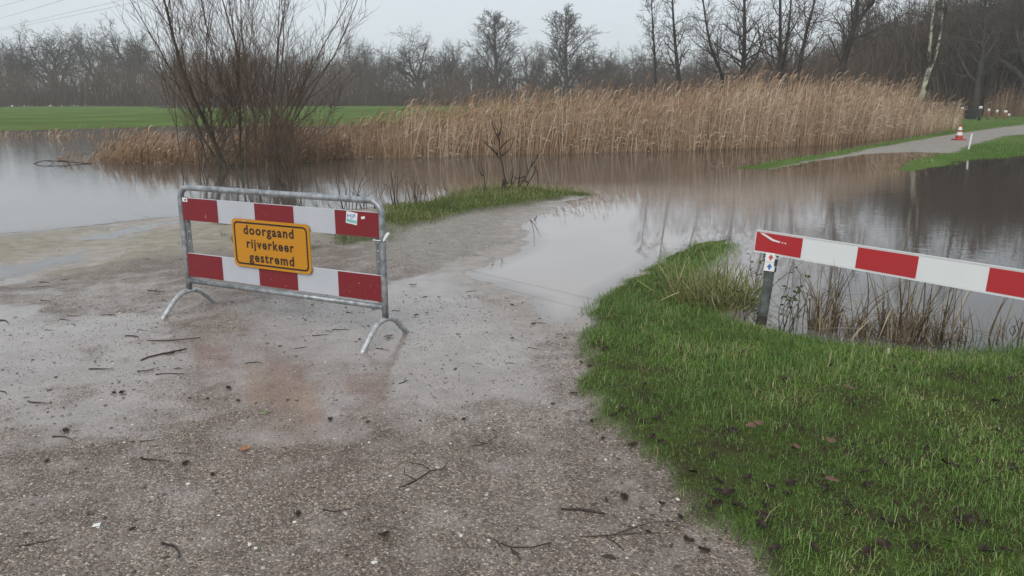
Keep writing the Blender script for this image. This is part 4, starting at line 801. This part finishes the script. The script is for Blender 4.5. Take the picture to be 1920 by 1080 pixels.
def clump(name, label, px, py, n, Hm, wd, matn, seed, kink=.8, lean=.25, rad_=.09, tint=(.45, .2), catn='reeds', group=None):
    b = G(px, py); rg = np.random.default_rng(seed); z0 = min(hz(b[0], b[1]), .01); a = rg.uniform(0, 6.28, n); rr = rad_ * np.sqrt(rg.random(n)); H = Hm * rg.uniform(.4, 1.1, n)
    bs = np.stack([rr * np.cos(a), rr * np.sin(a), np.full(n, z0 - .05)], -1); P = [bs]; th = np.abs(rg.normal(0, lean, n)); ph = rg.uniform(0, 6.28, n)
    k1 = rg.random(n) < kink * .6; kp = rg.integers(2, 5, n); seg = 6; cur = bs
    for i in range(1, seg + 1):
        th = th + np.abs(rg.normal(0, .10, n)) + np.where(k1 & (kp == i), rg.uniform(.9, 2.0, n), 0); d = np.stack([np.sin(th) * np.cos(ph), np.sin(th) * np.sin(ph), np.cos(th)], -1); cur = cur + d * (H / seg)[:, None]; P.append(cur)
    P = np.stack(P, 1); yw = ph + math.pi / 2 + rg.normal(0, .5, n); S = np.stack([np.cos(yw), np.sin(yw), rg.normal(0, .3, n)], -1); W = wd * rg.uniform(.4, 1.3, n)[:, None] * np.array([.8, 1, 1, .95, .8, .5, .1])
    V, F = ribbons(P, W, S); tt = np.clip(rg.normal(tint[0], tint[1], n), 0, 1)
    return tag(link(name, np_mesh(name, V, F, dict(tint=np.repeat(tt, 14))), M[matn]), label, catn, group), b
GS = 'withered reed clumps in the water under the boom'
for k, (px, py, n, H_) in enumerate([(1543, 636, 46, .52), (1562, 641, 26, .56), (1608, 648, 34, .36), (1650, 652, 22, .50), (1684, 656, 52, .58), (1712, 658, 26, .40), (1748, 656, 40, .55), (1776, 654, 16, .36), (1808, 656, 16, .34), (1850, 650, 10, .36), (1898, 645, 20, .36), (1505, 622, 18, .40), (1590, 628, 20, .45), (1668, 636, 18, .45), (1725, 642, 16, .45)]):
    o, b = clump('withered_reed', 'withered brown reed clump in the water under the boom, ' + ['second', 'third', 'fifth', 'sixth', 'eighth', 'ninth', 'eleventh', 'twelfth', 'thirteenth', 'fourteenth', 'last', 'first', 'fourth', 'seventh', 'tenth'][k] + ' from the post', px, py - 20, int(n * 1.7), H_ * 1.3, .008, 'sedge_brown', 100 + k, .9, .12, .11, (.56, .27), 'reeds', GS); o.location = (b[0], b[1], 0)
o, b = clump('sedge_tuft', 'large yellow-green sedge tussock in the water left of the post', 1348, 575, 1100, .42, .011, 'rough', 201, .4, .6, .36, (.66, .22), 'sedge'); o.location = (b[0], b[1] + .18, 0)
o, b = clump('dead_sedge', 'pale straw leaves drooping round the sedge tussock', 1385, 590, 70, .36, .008, 'sedge_brown', 202, .9, .5, .22, (.85, .15), 'sedge'); o.location = (b[0], b[1] + .12, 0)
for k, (px, py, n, l) in enumerate([(1300, 500, 90, 'small grass tuft breaking the water near the tip of the lawn'), (1265, 545, 60, 'grass tuft at the wet inner edge of the lawn'), (1085, 366, 50, 'tuft of grass at the flooded tip of the spit'), (1205, 345, 20, 'lone tuft of grass poking out of the flood past the spit'), (1810, 345, 40, 'green patch of floating grass below the white stake')]):
    o, b = clump('grass_tuft', l, px, py, n, .13 if k < 2 else .12, .006 if k < 2 else .014, 'lawn', 210 + k, .2, .5, .20 if k < 2 else .3, (.45, .2), 'grass'); o.location = (b[0], b[1], 0)
for k, (px, py, n, l) in enumerate([(872, 362, 110, 'brownish grass tussock at the back of the spit, farthest left of the sapling'), (908, 356, 120, 'tall brownish grass tussock just left of the sapling'), (1012, 357, 110, 'yellowish grass tussock right of the sapling on the spit'), (968, 357, 80, 'low dead grass tussock behind the sapling stems')]):
    o, b = clump('grass_tussock', l, px, py, n, .24, .010, 'rough', 240 + k, .5, .55, .28, (.72, .2), 'grass'); o.location = (b[0], b[1], 0)
def bramble(name, label, px, py, seed, n=7, H=.5):
    b = G(px, py); rg = random.Random(seed); o = empty(name, (b[0], b[1], 0)); T = []; LV, LF, LA = [], [], []
    for k in range(n):
        a = rg.uniform(0, 6.28); p = Vector((rg.gauss(0, .04), rg.gauss(0, .05), -.05)); d = Vector((math.cos(a) * .25, math.sin(a) * .2, 1)).normalized(); P = [p.copy()]
        h = H * rg.uniform(.6, 1.15)
        for i in range(6):
            d = (d + Vector((rg.gauss(0, .16), rg.gauss(0, .16), -.02))).normalized(); p = p + d * h / 6; P.append(p.copy())
            for q in range(2):
                if i < 2 or rg.random() < .25: continue
                e = Vector((rg.gauss(0, 1), rg.gauss(0, 1), rg.gauss(.1, .5))).normalized(); s = e.cross(Vector((rg.gauss(0, 1), rg.gauss(0, 1), 1))).normalized(); L = rg.uniform(.022, .045); m_ = len(LV)
                LV += [p, p + e * L * .45 + s * L * .33, p + e * L, p + e * L * .45 - s * L * .33]; LF.append((m_, m_ + 1, m_ + 2, m_ + 3)); LA += [rg.random()] * 4
        T.append(tube(P, [.0032 * (1 - .1 * i) for i in range(7)], 5))
    v, f = join(*T); link('stems', py_mesh('stems', v, f, True), M['dark_wood'], o); link('leaves', np_mesh('leaves', np.array([tuple(q) for q in LV]), np.array(LF), dict(tint=LA)), M['bramble'], o); return tag(o, label, 'plant')
bramble('leafy_weed', 'straggly leafy green weed standing in the water right of the post', 1472, 622, 1, 8, .52)
bramble('leafy_weed', 'dark tangled weed in the water just left of the post', 1400, 606, 2, 6, .30)
bramble('leafy_weed', 'thin leafy weed behind the sedge tussock under the boom end', 1425, 545, 3, 6, .42)

# ------------------------------------------------------------------ fallen twigs, leaves and stones
rg = random.Random(91)
def twig_mesh(L, r, seed, fork=True):
    q = random.Random(seed); P = [Vector((-L / 2, 0, r * .6))]; d = Vector((1, 0, 0)); parts = []
    for i in range(5):
        d = (d + Vector((0, q.gauss(0, .38), 0))).normalized(); P.append(P[-1] + d * L / 5 + Vector((0, 0, q.uniform(-.1, .25) * r)))
    parts.append(tube(P, [r * (1 - .13 * i) for i in range(6)], 6))
    if fork:
        for i in (2, 3):
            if q.random() < .65:
                e = Vector((q.uniform(.3, .8), q.choice((-1, 1)) * q.uniform(.4, .9), q.uniform(0, .25))).normalized(); l = L * q.uniform(.12, .35); parts.append(tube([P[i], P[i] + e * l * .5, P[i] + e * l + Vector((l * .2, 0, -r * .3))], [r * .6, r * .45, r * .25], 5))
    v, f = join(*parts); me = py_mesh('twig', v, f, True); me.materials.append(M['twig_wet']); return me
TW = [twig_mesh(.16, .0045, 1000 + i, i % 3 != 0) for i in range(9)]
GT = 'twigs washed onto the path'
def put(name, me, px, py, rz, sc, label, cat_, group=None, lift=0.0, rx=0.0):
    b = G(px, py); o = link(name, me); z = hz(b[0], b[1]); o.location = (b[0], b[1], max(z, 0) + lift); o.rotation_euler = (rx, 0, rz); o.scale = (sc,) * 3; return tag(o, label, cat_, group)
spots = [(90, 532, .1), (125, 528, .3), (75, 540, .8), (90, 570, .1), (130, 606, -.1), (150, 616, .2), (95, 628, .2), (210, 598, .1), (300, 550, .4), (315, 571, -.2), (280, 706, .3), (322, 708, .7), (195, 700, .5), (85, 762, 0), (20, 742, .4), (140, 600, .1), (255, 640, .05), (270, 625, .3), (20, 610, -.1), (235, 530, .6), (545, 605, .2), (640, 625, .3), (600, 635, .9), (660, 592, .2), (565, 660, .4), (745, 590, .2), (805, 592, -.4), (880, 548, 1.2), (760, 725, .7), (620, 628, .5), (840, 440, .1), (895, 480, -.1), (640, 478, .2), (1000, 660, -.3), (960, 690, .2), (1085, 975, -.2), (690, 985, -.25), (630, 975, -.2), (1160, 1030, -.3), (345, 860, .35), (300, 870, .2), (130, 825, .6), (270, 840, .2), (480, 690, .1), (720, 660, .3), (1010, 605, .2), (1050, 632, -.2), (1110, 655, .4), (945, 1040, -.6), (1180, 1000, .1), (350, 1030, .1), (70, 1035, .3), (900, 690, .1), (540, 850, .2)]
for k, (px, py, rz) in enumerate(spots):
    put('twig', TW[k % 9], px, py, rz + rg.gauss(0, .15), rg.uniform(.35, 1.1) * (1.0 if px < 360 else .7), 'thin dark wet twig lying on the gravel path', 'twig', GT)
FK = [([(-.10, -.05), (-.02, -.01), (.05, .05), (.10, .04), (.13, .09)], [(.05, .05), (.03, .12), (-.02, .16)], [(-.02, -.01), (-.06, .06), (-.05, .12)])]
def forked(name, lines, r, px, py, rz, label):
    parts = [tube([Vector((a, b, r * .8 + .006 * math.sin(9 * a))) for a, b in l], [r * (1 - .12 * i) * (1 if j == 0 else .7) for i in range(len(l))], 6) for j, l in enumerate(lines)]
    v, f = join(*parts); me = py_mesh(name, v, f, True); me.materials.append(M['twig_wet']); put(name, me, px, py, rz, 1.0, label, 'twig')
forked('forked_twig', FK[0], .0032, 790, 912, .3, 'Y-shaped forked twig lying on the gravel at the lower middle')
forked('curved_twig', [[(-.12, -.03), (-.04, -.03), (.04, -.01), (.09, .05), (.10, .09)], [(.04, -.01), (.0, .02)]], .0028, 895, 845, .1, 'thin curved twig on the gravel right of the forked twig')
forked('dark_branch', [[(-.09, .06), (-.02, .02), (.03, -.05)], [(-.02, .02), (.06, .03), (.12, .07)], [(-.09, .06), (-.14, .10)]], .0038, 965, 1050, -.2, 'dark hooked branch piece at the bottom edge of the path')
forked('long_twig', [[(-.17, .01), (-.05, -.005), (.06, .0), (.17, .02)]], .0055, 326, 648, .06, 'straight twig below the left barrier foot, uppermost of the small pile')
forked('bent_stick', [[(-.10, -.12), (-.085, -.06), (-.02, 0), (.10, .08)], [(-.02, 0), (.05, .01)]], .0065, 312, 674, .0, 'thick bent stick in the small pile below the left barrier foot')
forked('long_twig', [[(-.28, .05), (-.1, -.02), (.05, .0), (.2, .10), (.3, .12)], [(.05, 0), (.16, .02)]], .0026, 1120, 1020, -.1, 'long thin curved twig near the lawn at the bottom of the path')
forked('dark_stick', [[(-.08, .0), (0, .008), (.09, -.02)]], .0055, 1090, 973, -.15, 'short thick dark stick at the edge of the path near the lawn')
def leaf_mesh(seed, m, lobes=True):
    q = random.Random(seed); n = 14; V = [(0, 0, .006)]; ph = q.random() * 6
    for i in range(n):
        a = 2 * math.pi * i / n; r = (1 + (.16 * math.cos(7 * a + ph) if lobes else 0) + q.gauss(0, .15)); x, y = r * math.cos(a) * .036, r * math.sin(a) * .021; V.append((x, y, .004 + 7 * (x * x * .6 + y * y * 1.6) * q.uniform(.0, 1.5) + q.uniform(0, .006)))
    me = py_mesh('leaf', V, [(0, i + 1, (i + 1) % n + 1) for i in range(n)], True); me.materials.append(m); return me
LD = [leaf_mesh(i, M['leaf_dark']) for i in range(6)]; LBn = [leaf_mesh(20 + i, M['leaf_brown'], False) for i in range(3)]; LO = leaf_mesh(40, M['leaf_orange'])
GLF = 'dark fallen leaves in the lawn'
k = 0
while k < 72:
    py = 630 + 445 * rg.random() ** .8; px = rg.uniform(1110, 1915); b = G(px, py)
    if samp(GL, np.array([b[0]]), np.array([b[1]]))[0] < .6 or hz(b[0], b[1]) < .012: continue
    put('fallen_leaf', LD[k % 6], px, py, rg.random() * 6.28, rg.uniform(.5, .95), 'dark wet fallen leaf lying in the green lawn', 'leaf', GLF, rg.uniform(.004, .022), rg.gauss(0, .5)); k += 1
for px, py in [(1487, 877), (1553, 865), (1405, 835), (1420, 830), (1330, 690), (1590, 758), (1555, 940)]:
    put('fallen_leaf', LBn[int(px) % 3], px, py, rg.random() * 6, .8, 'brown fallen leaf lying in the green lawn', 'leaf', 'brown fallen leaves in the lawn', .035, rg.gauss(0, .4))
GLP = 'dark fallen leaves on the path'
for px, py in [(448, 765), (430, 740), (390, 760), (350, 883), (230, 748), (215, 748), (125, 822), (880, 560), (780, 598), (700, 585), (1185, 850), (1130, 835), (1110, 805), (1150, 800), (1210, 815), (1275, 985), (1215, 1015), (1290, 1030), (1170, 950), (1240, 960), (1320, 1050), (1075, 750), (1090, 690), (1060, 640), (1105, 700), (960, 640), (560, 980), (720, 1020), (250, 1010), (90, 880), (400, 905), (690, 805), (620, 800), (1000, 610), (960, 575), (870, 800)]:
    put('fallen_leaf', LD[int(px) % 6], px, py, rg.random() * 6, rg.uniform(.4, .75), 'dark wet fallen leaf lying on the path', 'leaf', GLP, .002, 0)
put('fallen_leaf', LO, 461, 857, 1, .75, 'orange-brown fallen leaf on the gravel in the lower left', 'leaf', None, .004)
put('fallen_leaf', LBn[0], 775, 540, .3, .9, 'reddish leaf on the wet path right of the barrier', 'leaf', None, .003)
put('fallen_leaf', LBn[1], 730, 640, .8, .9, 'reddish leaf beside the right foot of the barrier', 'leaf', None, .003)
def stone(seed, r):
    q = random.Random(seed); import bmesh; bm = bmesh.new(); bmesh.ops.create_icosphere(bm, subdivisions=1, radius=r); 
    for v in bm.verts: v.co = Vector((v.co.x * 1.3, v.co.y * .85, v.co.z * .5)) * q.uniform(.82, 1.15)
    me = bpy.data.meshes.new('stone'); bm.to_mesh(me); bm.free(); me.materials.append(M['pebble_white']); return me
ST = [stone(i, .012) for i in range(4)]
for k, (px, py, s) in enumerate([(702, 1073, .9), (470, 1037, .85), (481, 1044, .7), (865, 1022, .8), (1270, 953, .8), (545, 800, .5), (835, 975, .5)]):
    put('pebble', ST[k % 4], px, py, rg.random() * 6, s, 'pale pebble lying on the dark gravel', 'pebble', 'pale pebbles on the path', .003)
me = py_mesh('paper_scrap', [(-.025, -.018, .004), (.024, -.015, .007), (.022, .02, .012), (-.02, .018, .006), (0, 0, .012)], [(0, 1, 4), (1, 2, 4), (2, 3, 4), (3, 0, 4)]); me.materials.append(M['paper']); put('paper_scrap', me, 183, 1000, .2, .6, 'small white scrap lying on the gravel at the lower left', 'scrap')
v = []; f = []
for a in (-.01, .0, .012):
    n = len(v); v += [(a, -.03, .004), (a + .004, -.03, .004), (a + .012, .02, .014), (a + .008, .03, .012)]; f.append((n, n + 1, n + 2, n + 3))
me = py_mesh('grass_scrap', v, f); me.materials.append(simple('fresh_green_blade', (.16, .30, .08), (.24, .40, .12), 20, .5)); put('grass_scrap', me, 500, 785, -.5, 1, 'scrap of fresh green grass lying on the brown wet gravel', 'grass scrap')
put('pale_chip', py_mesh('pale_chip', *box((0, 0, .03), (.02, .012, .06))), 1665, 668, .3, .6, 'small pale wooden peg in the grass at the water edge', 'peg').data.materials.append(M['pebble_white'])
# fallen branch in the left water
b = G(95, 307); v, f = join(tube(catmull([(-.45, 0, -.02), (-.3, 0, .04), (-.1, .05, .07), (.3, 0, .05), (1.0, 0, .0)], 3), .011, 6), tube([(-.1, .05, .06), (.0, .1, .02), (.1, .1, -.05)], .008, 5), tube([(.2, 0, .05), (.25, -.05, .09), (.45, -.05, .06), (.5, 0, -.04)], .009, 5))
tag(link('fallen_branch', py_mesh('fallen_branch', v, f, True), M['dark_wood']), 'dark fallen branch lying in the water at the left', 'branch').location = (b[0], b[1], 0)

# ------------------------------------------------------------------ power lines
for k, (a, b_, h) in enumerate([((0, 12), (52, -2), 22), ((0, 34), (126, -2), 20), ((0, 53), (238, -2), 20), ((30, 51), (284, -2), 18)]):
    pts = []
    for (px, py) in (a, b_):
        x, y, d = ray(px, py); t = (h + 3 - CAMH) / d; pts.append(Vector((x * t, y * t, h + 3)))
    dv = pts[1] - pts[0]; P = []
    for i in range(41):
        s = -3 + 7 * i / 40; p = pts[0] + dv * s; sag = (s - .5) ** 2 - .25; P.append((p.x, p.y, p.z + sag * .22))
    v, f = tube(P, .035, 5)
    tag(link('power_line', py_mesh('power_line', v, f, True), M['wire']), ['topmost faint power line in the left corner of the sky', 'second power line from the top in the left corner of the sky', 'third power line from the top, above the bare treetops', 'lowest power line, ending nearest the willow'][k], 'power line', 'power lines crossing the sky')

# ------------------------------------------------------------------ damp air
v, f = box((0, 600, 13.5), (1900, 1300, 31)); hzm = bpy.data.materials.new('damp_air'); hzm.use_nodes = True; t = hzm.node_tree; t.nodes.remove(t.nodes['Principled BSDF'])
pv = t.nodes.new('ShaderNodeVolumePrincipled'); pv.inputs['Color'].default_value = (.97, .985, 1.0, 1); pv.inputs['Density'].default_value = .0009; pv.inputs['Anisotropy'].default_value = 0.0
t.links.new(pv.outputs[0], t.nodes['Material Output'].inputs['Volume'])
tag(link('haze', py_mesh('haze', v, f), hzm), 'thin grey damp haze over the fields', 'haze', None, 'stuff')
